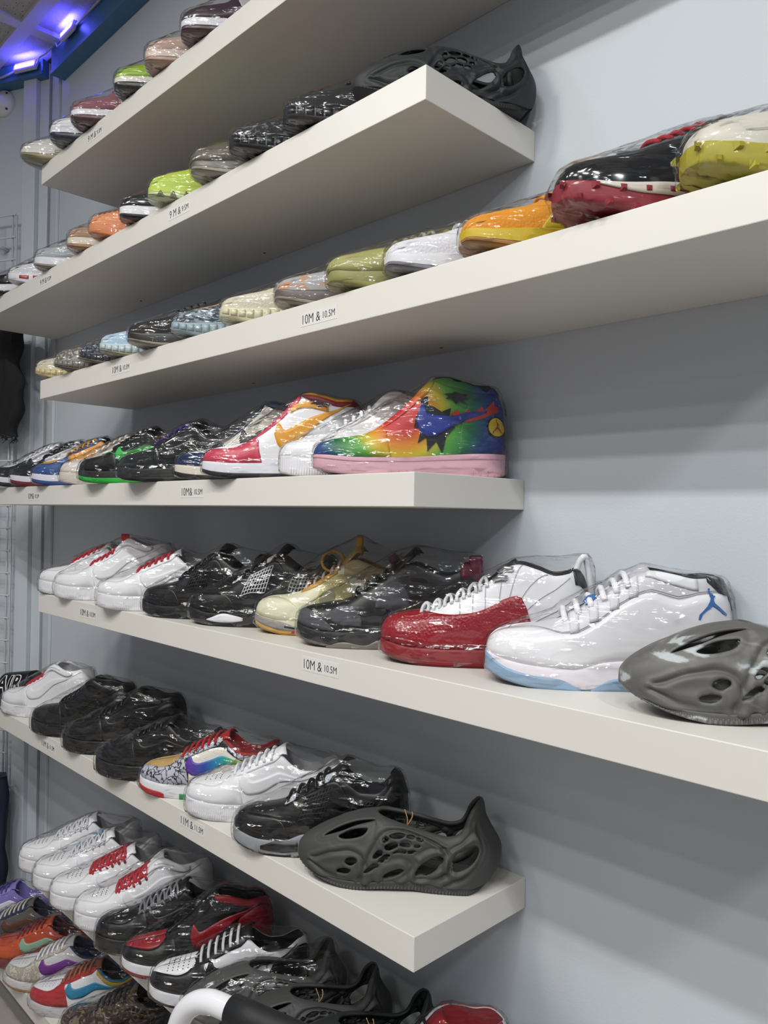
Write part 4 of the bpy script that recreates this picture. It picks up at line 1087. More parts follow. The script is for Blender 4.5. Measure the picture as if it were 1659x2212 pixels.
# ------------------------------------------------ fourth shelf
RAIN = ramp_mat('rainbow_canvas', 5.5, [(0, '#b81f28'), (.16, '#c02a22'), (.27, '#d98a22'), (.36, '#c9b52a'), (.46, '#4f9a34'), (.62, '#1c6a40'), (.74, '#1d4a7c'), (.88, '#1f2f86'), (1, '#1c2468')], .5, 'radial', center=(-.018, 0, .096))
def rain_ex(F, put, root):
    ticks(list(np.arange(120, 150, 12)) + list(np.arange(250, 308, 12)), M('#c99fb0', 'rubber'), 0, .3, 1.0)(F, put, root)
    z = [(108, .42), (118, .56), (116, .66), (128, .62), (128, .50), (150, .40), (165, .44), (160, .30), (172, .26), (158, .18), (152, .04), (142, .14), (128, .06), (126, .18), (112, .14), (118, .28), (106, .32)]
    [put('torn_patch', poly_data(F, [(p[0] + 50, p[1] - .02) for p in z], 1.9, (sd,)), M('#1e2026', 'fabric')) for sd in (-1, 1)]
    put('side_stripe', patch_data(F, [(160, .38), (164, .26), (173, .18), (186, .16), (212, .23), (246, .34), (274, .42)], [(160, .39), (165, .52), (169, .56), (176, .40), (190, .35), (212, .34), (246, .41), (274, .44)], off=2.8), M('#22358c', 'leather'))
    saw = [(214, .36), (226, .42), (230, .36), (244, .44), (250, .38), (266, .50), (270, .44), (290, .58), (288, .50), (296, .50), (296, .44), (270, .36), (240, .30)]
    [put('torn_stripe', poly_data(F, saw, 2.2, (sd,)), M('#b3332c')) for sd in (-1, 1)]
    put('wing_emblem', poly_data(F, [(224 + p[0] * 21, .54 + p[1] * .10) for p in WING], 2.6), M('#15171c', 'rubber'))
    disc(290, .27, 17, BLK, 'badge', 2.2)(F, put, root)
    disc(290, .27, 14, M('#c9b422'), 'badge_face', 2.8)(F, put, root)
    put('jumping_figure', poly_data(F, [(290 + p[0] * 10, .27 + p[1] * .075) for p in JUMPER], 3.4), M('#b3262c'))
    put('collar_rim', patch_data(F, [(188, .985), (196, .93), (208, .96), (220, .90), (236, .94), (250, .90), (262, .93), (276, .72), (290, .84), (303, .74)], [(188, .99), (200, 1), (215, 1), (225, 1), (240, 1), (255, 1), (265, 1), (275, 1), (290, 1), (303, 1)], off=2.3), M('#1b1d22', 'suede'))
RP = M('#d9a9b8', 'rubber')
shoe(4, 'high', -.236, -.265, 50, 'rainbow coloured high top with a pink sole at the shelf end', RAIN, RP, None, lining=M('#1c1e22', 'fabric'), tongue=M('#d6a8ae', 'fabric'), laces=None,
     patches=[p_toe(RAIN), p_eye(RAIN), p_heel(RAIN), p_collar(RAIN), p_foxing(RP)], extras=rain_ex, length=314, hang=.97)
af(4, -0.362, -0.238, 48, 'all white mid-top sneaker standing behind the rainbow high top', W, 'mid', lace_w=3.6)
PK = M('#c23a52'); BURG = M('#8a1224'); AMB = M('#dd9a22')
dunk(4, -.540, -.284, 42, 'white and red high top with a yellow collar and black outsole', W, PK, PK, W2, AMB, M('#dedde6', 'rubber'), M('#1b1b20', 'rubber'), None, M('#1a1a1e', 'fabric'), kind='high', collar=BURG, tongue=M('#d9d9dc', 'fabric'), box=W, outs_t=.34,
     extra=many(lambda F, put, root: put('collar_trim', patch_data(F, [(196, .90), (220, .86), (290, .84)], [(196, .99), (220, .985), (290, .98)], off=2.6), AMB),
                lambda F, put, root: put('ankle_panel', patch_data(F, [(170, .60), (200, .58), (240, .56)], [(170, .70), (200, .69), (240, .66)], off=2.2), AMB),
                lambda F, put, root: put('wing_emblem', poly_data(F, [(224 + p[0] * 20, .66 + p[1] * .09) for p in WING], 3.2), M('#3a0d16', 'rubber'))), hang=.95)
NAVY = M('#1f2f52', 'patent'); STEEL = M('#2c4a73')
dunk(4, -0.69, -0.256, 40, 'navy high top with a cream midsole half hidden behind the red-toed one', M('#c9c6ba', 'patent'), NAVY, M('#2b3648', 'patent'), NAVY, BLK, M('#d6cfc0', 'rubber'), M('#17191f', 'rubber'), None, BLK, kind='high', collar=STEEL, tongue=M('#b9b9b4', 'fabric'), outs_t=.4, hang=.95)
GB = M('#25282c', 'patent')
dunk(4, -.866, -.293, 34, 'glossy black low sneaker with violet laces', GB, GB, GB, BLK, GB, M('#17181a', 'rubber'), BS, M('#3d2272', 'fabric'), M('#0f1011', 'fabric'), tongue=GB, hang=.85, length=305)
GRN = M('#22a83a', 'rubber')
dunk(4, -1.085, -.285, 34, 'black sneaker with bright green outsole and green seams', GB, BLK, BLK, BLK, M('#2aa845'), M('#16171a', 'rubber'), GRN, M('#1b1c1e', 'fabric'), M('#7a3a22', 'fabric'), tongue=BLK, outs_t=.45, hang=.9,
     extra=lambda F, put, root: [put('piping', tube(F.S(np.linspace(60, 130, 16), np.linspace(.9, .35, 16) + .1 * np.sin(np.linspace(0, 6, 16)), s, np.full(16, 2.0)), 1.2, 4), M('#38b04c')) for s in (-1, 1)])
dunk(4, -1.236, -.272, 45, 'cream low sneaker between the green-soled and the blue-yellow one', M('#d6cfc6'), M('#d6cec8'), M('#cfc8c0'), M('#cfc8c0'), M('#d9d2c8'), M('#cfc4ba', 'rubber'), None, M('#e0dcd4', 'fabric'), LG, hang=.9)
dunk(4, -1.400, -.280, 45, 'blue low sneaker with a yellow toe box and yellow laces', M('#d9932a'), M('#2f4f86'), M('#2a3f74'), M('#2f4f86'), M('#d9932a'), M('#d6d6e0', 'rubber'), M('#2a4a8a', 'rubber'), M('#d6952a', 'fabric'), M('#2a3f74', 'fabric'), tongue=M('#2a3f74'), box=M('#d9932a'), outs_t=.42, hang=.9)
dunk(4, -1.559, -.280, 45, 'black and white low sneaker with a dark red outsole', W2, GB, GB, BLK, W2, M('#d0d0d8', 'rubber'), M('#6e1626', 'rubber'), M('#1d2022', 'fabric'), DK, box=M('#2f343a', 'patent'), outs_t=.45, hang=.9)
dunk(4, -1.700, -.280, 45, 'black-toed white sneaker cut off by the left edge of the photo', W2, GB, W2, W2, GB, M('#d0d0d8', 'rubber'), M('#1b1b1f', 'rubber'), M('#d6d6da', 'fabric'), LG, outs_t=.45, hang=.9)

# ------------------------------------------------ third shelf
def runner(shelf, x, y, yaw, label, up, mid, out, lace=None, kind='run', tongue=None, lining=None, ex=None, ps=(), **k):
    return shoe(shelf, kind, x, y, yaw, label, up, mid, out, lining=lining or DK, tongue=tongue or up, laces=lace, patches=ps, extras=ex, detail=k.pop('detail', .8), **k)
p_side = lambda m, a=60, b=240, lo=0, hi=.5: ('side_panel', m, [(a, lo), (b, lo)], [(a, lo + .02), (a + 25, hi * .8), ((a + b) / 2, hi), (b - 20, hi * .8), (b, lo + .02)], dict(off=1.4))
YEL = M('#a59a20', 'rubber')
runner(3, .385, -.270, 55, 'cream leather runner with a knobbly mustard sole, rightmost on its shelf', M('#cfc9bc'), YEL, None, kind='trail', ex=lugs(YEL), tongue=M('#3c4144', 'fabric'), lining=DK, length=325,
       ps=[('midsole_rim', M('#d8d2c4', 'rubber'), [(60, .82), (305, .70)], [(60, .98), (305, 1)], dict(sole=True, off=1.8, nt=4))])
RS = M('#8a1226', 'rubber')
runner(3, .233, -.285, 55, 'black glossy runner with a knobbly dark red sole and red and white laces', M('#16181c', 'patent'), RS, None, M('#a81c2a', 'fabric'), kind='trail', ex=lugs(RS), tongue=M('#2c3438', 'fabric'), length=325,
       ps=[('midsole_rim', M('#d8cfc2', 'rubber'), [(30, .86), (90, .62), (305, .5)], [(30, .99), (120, 1), (305, 1)], dict(sole=True, off=2.6, nt=4)), ('toe_trim', M('#5a5c60', 'suede'), [(60, .70), (110, .72), (180, .55)], [(60, .78), (110, .84), (180, .66)], dict(off=1.5))])
runner(3, .074, -.270, 55, 'orange knit runner with a bright yellow midsole', M('#d98c1e', 'knit'), M('#c9aa14', 'rubber'), M('#9a6a2a', 'gum'), M('#d99a2a', 'fabric'), outs_t=.35, ps=[p_side(M('#cbb41a'), 95, 300, 0, .42)])
runner(3, -.071, -.270, 55, 'white knit runner with grey outsole behind the orange one', M('#d9d8de', 'knit'), M('#dad9de', 'rubber'), M('#77757c', 'rubber'), W, outs_t=.35, ps=[p_side(M('#c6cad2'), 95, 300, 0, .4)])
OL = M('#95925a', 'knit')
runner(3, -.190, -.279, 55, 'olive green moulded runner', OL, M('#8f8c52', 'rubber'), None, M('#c4c0a2', 'fabric'), ps=[('side_swell', M('#a09c5e', 'rubber'), [(.4, .0), (180, .0)], [(.4, .9), (30, .62), (70, .72), (110, .36), (150, .5), (180, .05)], dict(off=4))])
runner(3, -.339, -.272, 55, 'tan and grey speckled runner with a cream tongue', ramp_mat('tan_fleck', 0, [(0, '#8f8f94'), (.45, '#a7a6a8'), (.55, '#b98d6c'), (1, '#c49a78')], .85, tex=noise_tex(30, 2, (1, 1, 2))), M('#5d5450', 'gum'), M('#8d8274', 'gum'), M('#d8d0c0', 'fabric'), outs_t=.35, tongue=M('#d9d2c4', 'fabric'))
def blocks(c):
    def f(F, put, root):
        V, Fc = [], []
        for sd in (-1, 1):
            for xx in np.arange(6, 290, 15.0):
                v, ff, _ = patch_data(F, [(xx, .3), (xx + 12, .3)], [(xx, .85), (xx + 12, .85)], off=2.4, sole=True, nx=3, nt=3, sides=(sd,)); Fc += [tuple(i + len(V) for i in q) for q in ff]; V += list(v)
        put('sole_blocks', (V, Fc), c, kindp='stuff')
    return f
CS = M('#d6cfae', 'gum')
runner(3, -.509, -.273, 55, 'cream knit runner with ribbed cream sole and grey laces', M('#cfc6b4', 'knit'), CS, None, M('#a9aba6', 'fabric'), tongue=M('#6c747c', 'knit'), ex=blocks(CS), lining=M('#5f676e', 'knit'))
BT = ramp_mat('blue_weave', 0, [(0, '#2b3440'), (.48, '#343e4a'), (.54, '#8b98a2'), (1, '#98a4ac')], .8, tex=noise_tex(130, 2, (.5, 1, 2)))
runner(3, -.678, -.279, 55, 'blue woven runner with a sand coloured throat and pale ribbed sole', BT, M('#8ea0a8', 'gum'), None, None, tongue=M('#b8945a', 'knit'), ex=blocks(M('#9db0b6', 'gum')), ps=[('throat_band', M('#bf9a60', 'knit'), [(44, .80), (120, .74), (180, .72)], [(44, .92), (120, .99), (180, .99)], {})])
runner(3, -.830, -.298, 55, 'black and brown runner with a dark gum sole', M('#1c1a1c', 'knit'), M('#23201f', 'gum'), M('#8b8375', 'gum'), BLK, outs_t=.28)
runner(3, -.980, -.291, 55, 'pale blue knit runner with ribbed sole', M('#a8c2d6', 'knit'), M('#b4c6d0', 'gum'), M('#9a9a80', 'gum'), None, outs_t=.3, ex=blocks(M('#c2cfd2', 'gum')))
runner(3, -1.113, -.280, 55, 'dark navy speckled runner with a cream tongue', ramp_mat('navy_fleck', 0, [(0, '#1c222c'), (.5, '#232a35'), (.58, '#6a7480'), (1, '#78828c')], .8, tex=noise_tex(160, 2)), M('#2c3036', 'gum'), M('#6d655c', 'gum'), None, outs_t=.3, tongue=M('#c8b9a4', 'knit'), ex=blocks(M('#333840', 'gum')))
runner(3, -1.255, -.282, 45, 'grey speckled runner with a red pull tab', ramp_mat('grey_fleck', 0, [(0, '#5a5652'), (.5, '#6a6662'), (.58, '#a6a29c'), (1, '#b2aea8')], .8, tex=noise_tex(150, 2)), M('#77726c', 'gum'), M('#5d5850', 'gum'), None, outs_t=.3, tongue=M('#c2432e', 'knit'), ex=blocks(M('#857f78', 'gum')))
runner(3, -1.406, -.275, 55, 'cream fleecy runner with yellowed sole at the far shelf end', M('#c9bfae', 'suede'), M('#c9b98a', 'gum'), None, None, ex=blocks(M('#cfc092', 'gum')))

# ------------------------------------------------ second shelf
build_clog(-0.16, -0.262, R(55), ZS[1], 'black moulded foam clog at the end of the second shelf', CLOG_BLACK, length=300)
BR = M('#1b1c20', 'knit')
runner(2, -.303, -.287, 55, 'black knit runner with a blocky black sole next to the black clog', BR, M('#121317', 'gum'), None, BLK, ex=blocks(M('#17181d', 'gum')), detail=.9)
runner(2, -.452, -.295, 55, 'black runner with an orange-red top band', ramp_mat('black_fleck', 0, [(0, '#16171a'), (.52, '#1b1c20'), (.6, '#5a5c62'), (1, '#66686e')], .8, tex=noise_tex(170, 2)), M('#121317', 'gum'), None, None, ex=blocks(M('#17181d', 'gum')), tongue=M('#c2401e', 'knit'), ps=[('throat_band', M('#c8421e', 'knit'), [(60, .86), (180, .72)], [(60, .96), (120, 1), (180, 1)], {})])
runner(2, -.591, -.291, 55, 'dark taupe moulded slip-on shoe', M('#574f44', 'foam'), M('#5c564c', 'gum'), M('#8f8a7c', 'gum'), kind='moc', outs_t=.4, ps=[('side_swell', M('#5e564a', 'foam'), [(.4, .0), (160, .0)], [(.4, .8), (30, .55), (70, .7), (110, .4), (160, .05)], dict(off=3.5))])
LM = M('#b3c84a', 'foam')
runner(2, -.763, -.291, 55, 'lime green moulded slip-on shoe with a toothed sole edge', LM, LM, M('#c4cfa0', 'gum'), kind='moc', outs_t=.42,
       ps=[('sole_tooth', M('#5a5a44', 'rubber'), [(x0, .0), (x0 + 8, .0), (x0 + 16, 0)], [(x0, .03), (x0 + 8, .62), (x0 + 16, .03)], dict(sole=True, off=1.6, nt=4, nx=7)) for x0 in (22, 48, 74, 100, 126)])
dunk(2, -.905, -.285, 55, 'black sneaker with white midsole partly hidden by the lime slip-on', M('#303236', 'patent'), GB, GB, BLK, W, M('#dcdbe0', 'rubber'), BS, None, DK, outs_t=.3, detail=.8)
PC = M('#d98a5a', 'foam')
def hexes(c):
    def f(F, put, root):
        V, Fc = [], []
        for sd in (-1, 1):
            for r_, t in enumerate((.56, .66, .76, .86)):
                for xx in np.arange(26 + (r_ % 2) * 6, 150, 12.0):
                    a = np.linspace(0, 2 * math.pi, 7)[:-1]; o = len(V)
                    V += list(F.S(xx + 4.6 * np.cos(a), t + .034 * np.sin(a), sd, np.full(6, .7))); Fc.append(tuple(range(o, o + 6)) if sd < 0 else tuple(range(o + 5, o - 1, -1)))
        put('vent_holes', (V, Fc), c, kindp='stuff')
    return f
runner(2, -1.060, -.286, 55, 'peach orange moulded slip-on shoe with honeycomb vents', PC, M('#cf7f52', 'foam'), None, kind='moc', ex=hexes(M('#7a4428', 'rubber')))
runner(2, -1.187, -.285, 55, 'tan suede sneaker with a striped pale sole', M('#a98c72', 'suede'), M('#d0c4b4', 'rubber'), M('#a37f5c', 'gum'), M('#cfc6b8', 'fabric'), kind='dunk', outs_t=.36, ps=[p_toe(M('#a08268', 'suede'))])
runner(2, -1.400, -.285, 55, 'pale grey sneaker with black and orange laced tongue', M('#a9adb0', 'suede'), M('#d4d3da', 'rubber'), M('#8a857e', 'gum'), M('#c8552a', 'fabric'), kind='dunk', outs_t=.26, tongue=M('#1f2024', 'fabric'), lining=BLK, ps=[p_toe(M('#a2a7aa', 'suede')), p_collar(M('#1f2126'), 180, .6), p_heel(M('#1f2126'))])
runner(2, -1.598, -.285, 55, 'white runner with red windows in its midsole', M('#d0d0d6', 'knit'), M('#dad9e0', 'rubber'), None, M('#8f9096', 'fabric'), tongue=M('#8f9096', 'fabric'), ps=[('sole_window', M('#a83a3a', 'gum'), [(xa, .35), (xa + 26, .35)], [(xa, .72), (xa + 26, .72)], dict(sole=True, off=1.8, nt=3)) for xa in (40, 78, 116)])
dunk(2, -1.770, -.285, 45, 'black and white sneaker at the left edge of the second shelf', W2, BLK, BLK, BLK, BLK, M('#d8d7de', 'rubber'), BS, M('#d6d6da', 'fabric'), DK, outs_t=.3, detail=.8)

# ------------------------------------------------ topmost shelf
PL = M('#3a2a34'); PLS = M('#4a3038', 'gum')
dunk(1, -.641, -.290, 55, 'plum and grey sneaker with a white midsole, first on the topmost shelf', M('#4b4048'), PL, PL, PL, M('#b9b6ba'), M('#d8d7de', 'rubber'), PLS, M('#5a4a54', 'fabric'), DK, outs_t=.42, detail=.8)
PB = M('#b79c90', 'suede')
dunk(1, -.789, -.290, 55, 'dusty pink sneaker with pink outsole', PB, PB, PB, PB, PB, M('#cbb9b0', 'rubber'), M('#a88678', 'gum'), M('#cbb9b0', 'fabric'), DK, outs_t=.42, detail=.8)
dunk(1, -.932, -.290, 55, 'lime and white sneaker with black outsole', M('#8fb428'), M('#8db02a'), W, M('#8db02a'), BLK, M('#d5d0c8', 'rubber'), M('#17191c', 'gum'), W, DK, outs_t=.5, detail=.8)
MV = M('#8d5c66', 'suede')
dunk(1, -1.142, -.300, 55, 'mauve sneaker with a white midsole and wine outsole', MV, MV, MV, MV, M('#c9c3bc'), M('#dcdbe2', 'rubber'), M('#54303a', 'gum'), M('#7d525c', 'fabric'), DK, outs_t=.46, detail=.8)
dunk(1, -1.270, -.300, 55, 'white sneaker with a navy outsole', W2, W2, W2, W2, M('#2c3150'), M('#d4d4dc', 'rubber'), M('#23263c', 'gum'), W, LG, outs_t=.5, detail=.8)
runner(1, -1.442, -.310, 55, 'white runner with an olive outsole and an air window, at the far shelf end', M('#cfccc6'), M('#d4d1ca', 'rubber'), M('#8a8262', 'gum'), W, outs_t=.5, ps=[('sole_window', M('#a9a59a', 'gum'), [(96, .58), (134, .58)], [(96, .84), (134, .84)], dict(sole=True, off=1.8, nt=3))])

# ------------------------------------------------ seventh shelf
af(7, -1.398, -.297, 54, 'white low sneaker with white laces and a silver lace tag, end of the lower shelf', M('#d9d9de', 'fabric'), dots=True, style='rope', lace_w=2.6)
af(7, -1.272, -.307, 54, 'white low sneaker with white laces and light blue lace beads', M('#d9d9de', 'fabric'), dots=True, style='rope', lace_w=2.6,
   extra=lambda F, put, root: [put('lace_bead', box_data(xx, xx + 9, -9, 9, zz, zz + 9, 2), M('#7fa2bc', 'rubber'), smooth=False) for xx, zz in ((106, 96), (142, 118), (156, 127))])
af(7, -1.15, -.312, 54, 'white low sneaker with thick red and white rope laces', M('#b32a36', 'fabric'), dots=True, style='rope', lace_w=3.3)
af(7, -1.022, -.307, 54, 'white strapped mid-top sneaker with red rope laces next to a black one', M('#b32a36', 'fabric'), 'mid', dots=True, style='rope', lace_w=3.3)
af(7, -0.9, -.312, 54, 'black low sneaker with black and silver rope laces', M('#77777e', 'fabric'), dark=True, style='rope', lace_w=2.6,
   extra=lambda F, put, root: put('lace_bead', box_data(96, 105, -8, 8, 86, 96, 2), M('#a9a9ae', 'metal'), smooth=False))
DR = M('#8c1420')
dunk(7, -0.782, -.308, 52, 'black and red high top with white midsole and red outsole', BLK, BLK, BLK, DR, DR, M('#dcdbe0', 'rubber'), M('#8c1626', 'rubber'), None, BLK, kind='high', box=DR, collar=DR, tongue=BLK, outs_t=.34, hang=.96)
dunk(7, -0.658, -.311, 51, 'black and white low sneaker with dotted white toe box', W, BLK, BLK, BLK, BLK, M('#d9d8de', 'rubber'), BS, M('#cfcfd4', 'fabric'), BLK, box=W, tongue=BLK, outs_t=.24, extra=perforations((36, 46, 56, 66, 76), (.70, .80, .90, .98), M('#44444a', 'rubber'), 1.3),
     hang=.85)
build_clog(-0.538, -0.315, R(59), ZS[6], 'charcoal foam clog next to the black and white sneaker, behind the cart handle', M('#4a4b4a', 'foam'), length=315, film=True)
build_clog(-0.418, -0.31, R(59), ZS[6], 'charcoal foam clog in the middle of three under the shelf corner', M('#3a3b3a', 'foam'), length=315, tag_loop=True)
build_clog(-0.298, -0.3, R(59), ZS[6], 'black foam clog right below the corner of the shelf above', CLOG_BLACK, length=315, tag_loop=True)
dunk(7, -0.18, -0.275, 54, 'white sneaker with red collar and loose black laces', W, W, W, W, RED, M('#dcdbe0', 'rubber'), None, M('#151518', 'fabric'), M('#b3202c', 'fabric'), kind='high', collar=W, tongue=RED, hang=.5,
     extra=lambda F, put, root: put('collar_trim', patch_data(F, [(196, .80), (240, .74), (296, .70)], [(196, .99), (240, .99), (296, .985)], off=2.4), RED))
af(7, -0.05, -0.275, 54, 'black sneaker of which only the top shows at the bottom edge', BLK2, 'mid', dark=True)

# ------------------------------------------------ lowest shelf
LV = M('#8579c4', 'suede')
dunk(8, -1.95, -.285, 42, 'lavender low sneaker with violet laces at the left edge', LV, LV, M('#9488cf', 'suede'), LV, W, M('#8d84bf', 'rubber'), None, M('#54488c', 'fabric'), LV)
PLD = ramp_mat('grey_plaid', 0, [(0, '#4c4844'), (.49, '#5a564f'), (.51, '#8a847a'), (1, '#948e84')], .9, tex=check_tex(160))
dunk(8, -1.805, -.285, 42, 'navy and brown low sneaker with plaid collar and thick cream laces', M('#5c5a58', 'suede'), M('#4a4e58', 'suede'), M('#1f2c4c'), M('#1f2c4c', 'suede'), M('#5c3a2a'), M('#c9c2b8', 'rubber'), None, M('#cfc8bc', 'fabric'), M('#1b2438', 'fabric'), collar=None)
OR = M('#b8452a'); OR2 = M('#c25228')
dunk(8, -1.66, -.285, 42, 'orange-red low sneaker with a mint side stripe', OR, OR2, OR2, M('#8c2a26'), M('#8fb09a'), M('#7a2a2c', 'rubber'), None, M('#7a2024', 'fabric'), M('#5c1c20', 'fabric'), box=OR, tongue=OR)
TP = ramp_mat('taupe_print', 0, [(0, '#a49a8e'), (.5, '#aaa094'), (.56, '#c9c2b8'), (1, '#cfc8be')], .6, tex=noise_tex(60, 2, (1, 1, 1), 2))
dunk(8, -1.515, -.285, 42, 'taupe and white low sneaker with a purple side stripe and white laces', M('#d2cfd4', 'knit'), TP, TP, M('#cfccd2'), M('#6c2a86'), M('#d8d5d6', 'rubber'), M('#b07a3e', 'gum'), W, M('#20264c', 'fabric'), box=M('#dcd9dc'), collar=None, outs_t=.3,
     extra=many(perforations((36, 46, 56, 66), (.72, .82, .92), M('#8a868c', 'rubber'), 1.2), lambda F, put, root: put('collar_trim', patch_data(F, [(192, .86), (220, .82), (296, .84)], [(192, .99), (220, 1), (296, 1)], off=2.4), M('#232a54', 'fabric'))))
R2 = M('#b02a30')
dunk(8, -1.362, -.275, 42, 'red and white low sneaker with a blue side stripe and yellow collar trim', W, R2, R2, R2, M('#2a86ae'), M('#c9c5ca', 'rubber'), None, M('#9a5a3c', 'fabric'), M('#24222a', 'fabric'), box=W, tongue=M('#7a4a3c', 'fabric'),
     extra=many(lambda F, put, root: put('collar_trim', patch_data(F, [(190, .66), (220, .60), (290, .66)], [(190, .82), (220, .78), (290, .80)], off=2.2), M('#c9a92a')),
                lambda F, put, root: put('collar_trim', patch_data(F, [(190, .82), (220, .78), (290, .80)], [(190, .99), (220, 1), (290, 1)], off=2.4), M('#2f6f92')), perforations((40, 50, 60, 70), (.74, .84, .94), M('#77747a', 'rubber'), 1.1)))
PT = ramp_mat('brown_patent', 0, [(0, '#2c2320'), (.5, '#3c302a'), (.6, '#7a6a58'), (1, '#8a7a66')], .16, tex=noise_tex(45, 3, (1, 1, 1), 2))
dunk(8, -1.195, -.262, 42, 'brown patent low sneaker with a white rim, below the red one', PT, PT, PT, BLK, PT, M('#d0cdd0', 'rubber'), None, BLK, BLK)
dunk(8, -1.03, -.262, 42, 'black and brown glossy sneaker behind the cart handle', BLK, PT, BLK, PT, BLK, M('#1c1a1a', 'rubber'), None, BLK, BLK)

# ------------------------------------------------------------------ things on the left wall and in front
def emit(c, s):
    m, nt, b = nodes('led_glow'); b.inputs['Base Color'].default_value = lin(c); b.inputs['Emission Color'].default_value = lin(c); b.inputs['Emission Strength'].default_value = s
    return m
LENS = emit('#6450f0', 1.1); DIODE = emit('#f4e8ff', 3.5)
def led(loc, rot, label, w):
    root = empty('led_module', loc, 0, label, 'light', 'blue light modules under the ceiling'); root.rotation_euler = rot
    box('housing', -.05, .05, -.012, 0, -.017, .017, M('#bfc0d8', 'rubber'), root, bev=.003)
    box('lens', -.048, .048, -.0155, -.0115, -.015, .015, LENS, root, bev=.002)
    for k in range(5):
        bm = bmesh.new(); bmesh.ops.create_uvsphere(bm, u_segments=12, v_segments=6, radius=.0065)
        bm.verts.index_update(); V = [((k - 2) * .0185 + v.co.x, -.0155 + v.co.y * .5, v.co.z) for v in bm.verts]; Fc = [tuple(v.index for v in f.verts) for f in bm.faces]; bm.free()
        mesh('diode', V, Fc, DIODE, root)
    d = bpy.data.lights.new('led_light', 'AREA'); d.shape = 'RECTANGLE'; d.size = .09; d.size_y = .025; d.energy = w; d.color = (.10, .09, 1.0)
    o = bpy.data.objects.new('led_light', d); o.location = (0, -.024, 0); o.rotation_euler = (math.radians(115), 0, 0); o.parent = root; COL.objects.link(o)
    return root
led((-1.775, -.051, 2.552 + DZ), (R(-18), 0, R(0)), 'blue glowing light module on the long wall trim', .85)
turn(led((XW + .051, -.075, 2.546 + DZ), (R(-18), 0, R(90)), 'blue glowing light module on the end wall trim', .85))
pts = [(-1.2, -.052, 2.553 + DZ), (-1.45, -.054, 2.557 + DZ), (-1.7, -.053, 2.556 + DZ), (-1.73, -.054, 2.554 + DZ)]
pts2 = [(-1.825, -.054, 2.545 + DZ), (-1.855, -.062, 2.535 + DZ), (-1.868, -.062, 2.552 + DZ), (-1.91, -.055, 2.566 + DZ), (-1.965, -.056, 2.562 + DZ), (-2.0, -.064, 2.560 + DZ), (-2.022, -.066, 2.547 + DZ)]
V, Fc = join([tube(smooth_path(pts, 30), .004, 6), tube(smooth_path(pts2, 30), .0025, 6)])
tag(mesh('light_cable', V, Fc, M('#a9a6b4', 'rubber')), 'thin pale cable running between the blue light modules', 'cable')
pts = [(XW + .054, -.127, 2.543 + DZ), (XW + .056, -.2, 2.530 + DZ), (XW + .054, -.5, 2.54 + DZ), (XW + .054, -1.2, 2.54 + DZ)]
V, Fc = tube(smooth_path(pts, 20), .004, 6)
tag(turn(mesh('light_cable', V, Fc, M('#a9a6b4', 'rubber'))), 'pale cable leaving the end wall light module to the left', 'cable')
# round white detector on the end wall
def detector():
    root = empty('wall_detector', (XW, -.228, 2.47 + DZ), 0, 'round white dome fixture with a screw on the end wall', 'detector')
    prof = [(0, .047), (.008, .047), (.016, .043), (.02, .034), (.03, .026), (.037, .014), (.04, 0.0005)]
    n = 28
    V = [(x, r * math.cos(2 * math.pi * k / n), r * math.sin(2 * math.pi * k / n)) for x, r in prof for k in range(n)]
    Fc = [(i * n + k, (i + 1) * n + k, (i + 1) * n + (k + 1) % n, i * n + (k + 1) % n)[::-1] for i in range(len(prof) - 1) for k in range(n)]
    mesh('dome', V, Fc, M('#d2d2d8', 'rubber'), root)
    for dy, dz in ((.026, .028), (.026, -.028)):
        V, Fc = tube([(.012, dy, dz), (.021, dy, dz)], .004, 8); mesh('screw', V, Fc, M('#2a2a30', 'rubber'), root)
    turn(root)
detector()
# wire grid panel hung on the end wall
GRIDM = M('#b9bcc4', 'metal'); GRIDP = M('#c3c6cc', 'paint')
def gridwall():
    root = empty('grid_panel', (XW + .05, 0, 0), 0, 'white wire grid display panel on the end wall', 'display grid')
    z0, z1 = -.30 + DZ, 2.037 + DZ
    ys = [-.128 - .0785 * k for k in range(9)]
    for y in [-.112] + ys:
        V, Fc = tube([(0, y, z0), (0, y, z1)], .0035 if y < -.12 else .0045, 6); mesh('upright_wire', V, Fc, GRIDP, root)
    z = z1
    while z > z0:
        V, Fc = tube([(.006, -.110, z), (.006, ys[-1], z)], .0032, 6); mesh('cross_wire', V, Fc, GRIDP, root); z -= .0785
    for z in (z1 - .1, z0 + .2):
        V, Fc = tube([(-.048, -.2, z), (0, -.2, z)], .006, 6); mesh('standoff', V, Fc, GRIDP, root)
    turn(root)
gridwall()
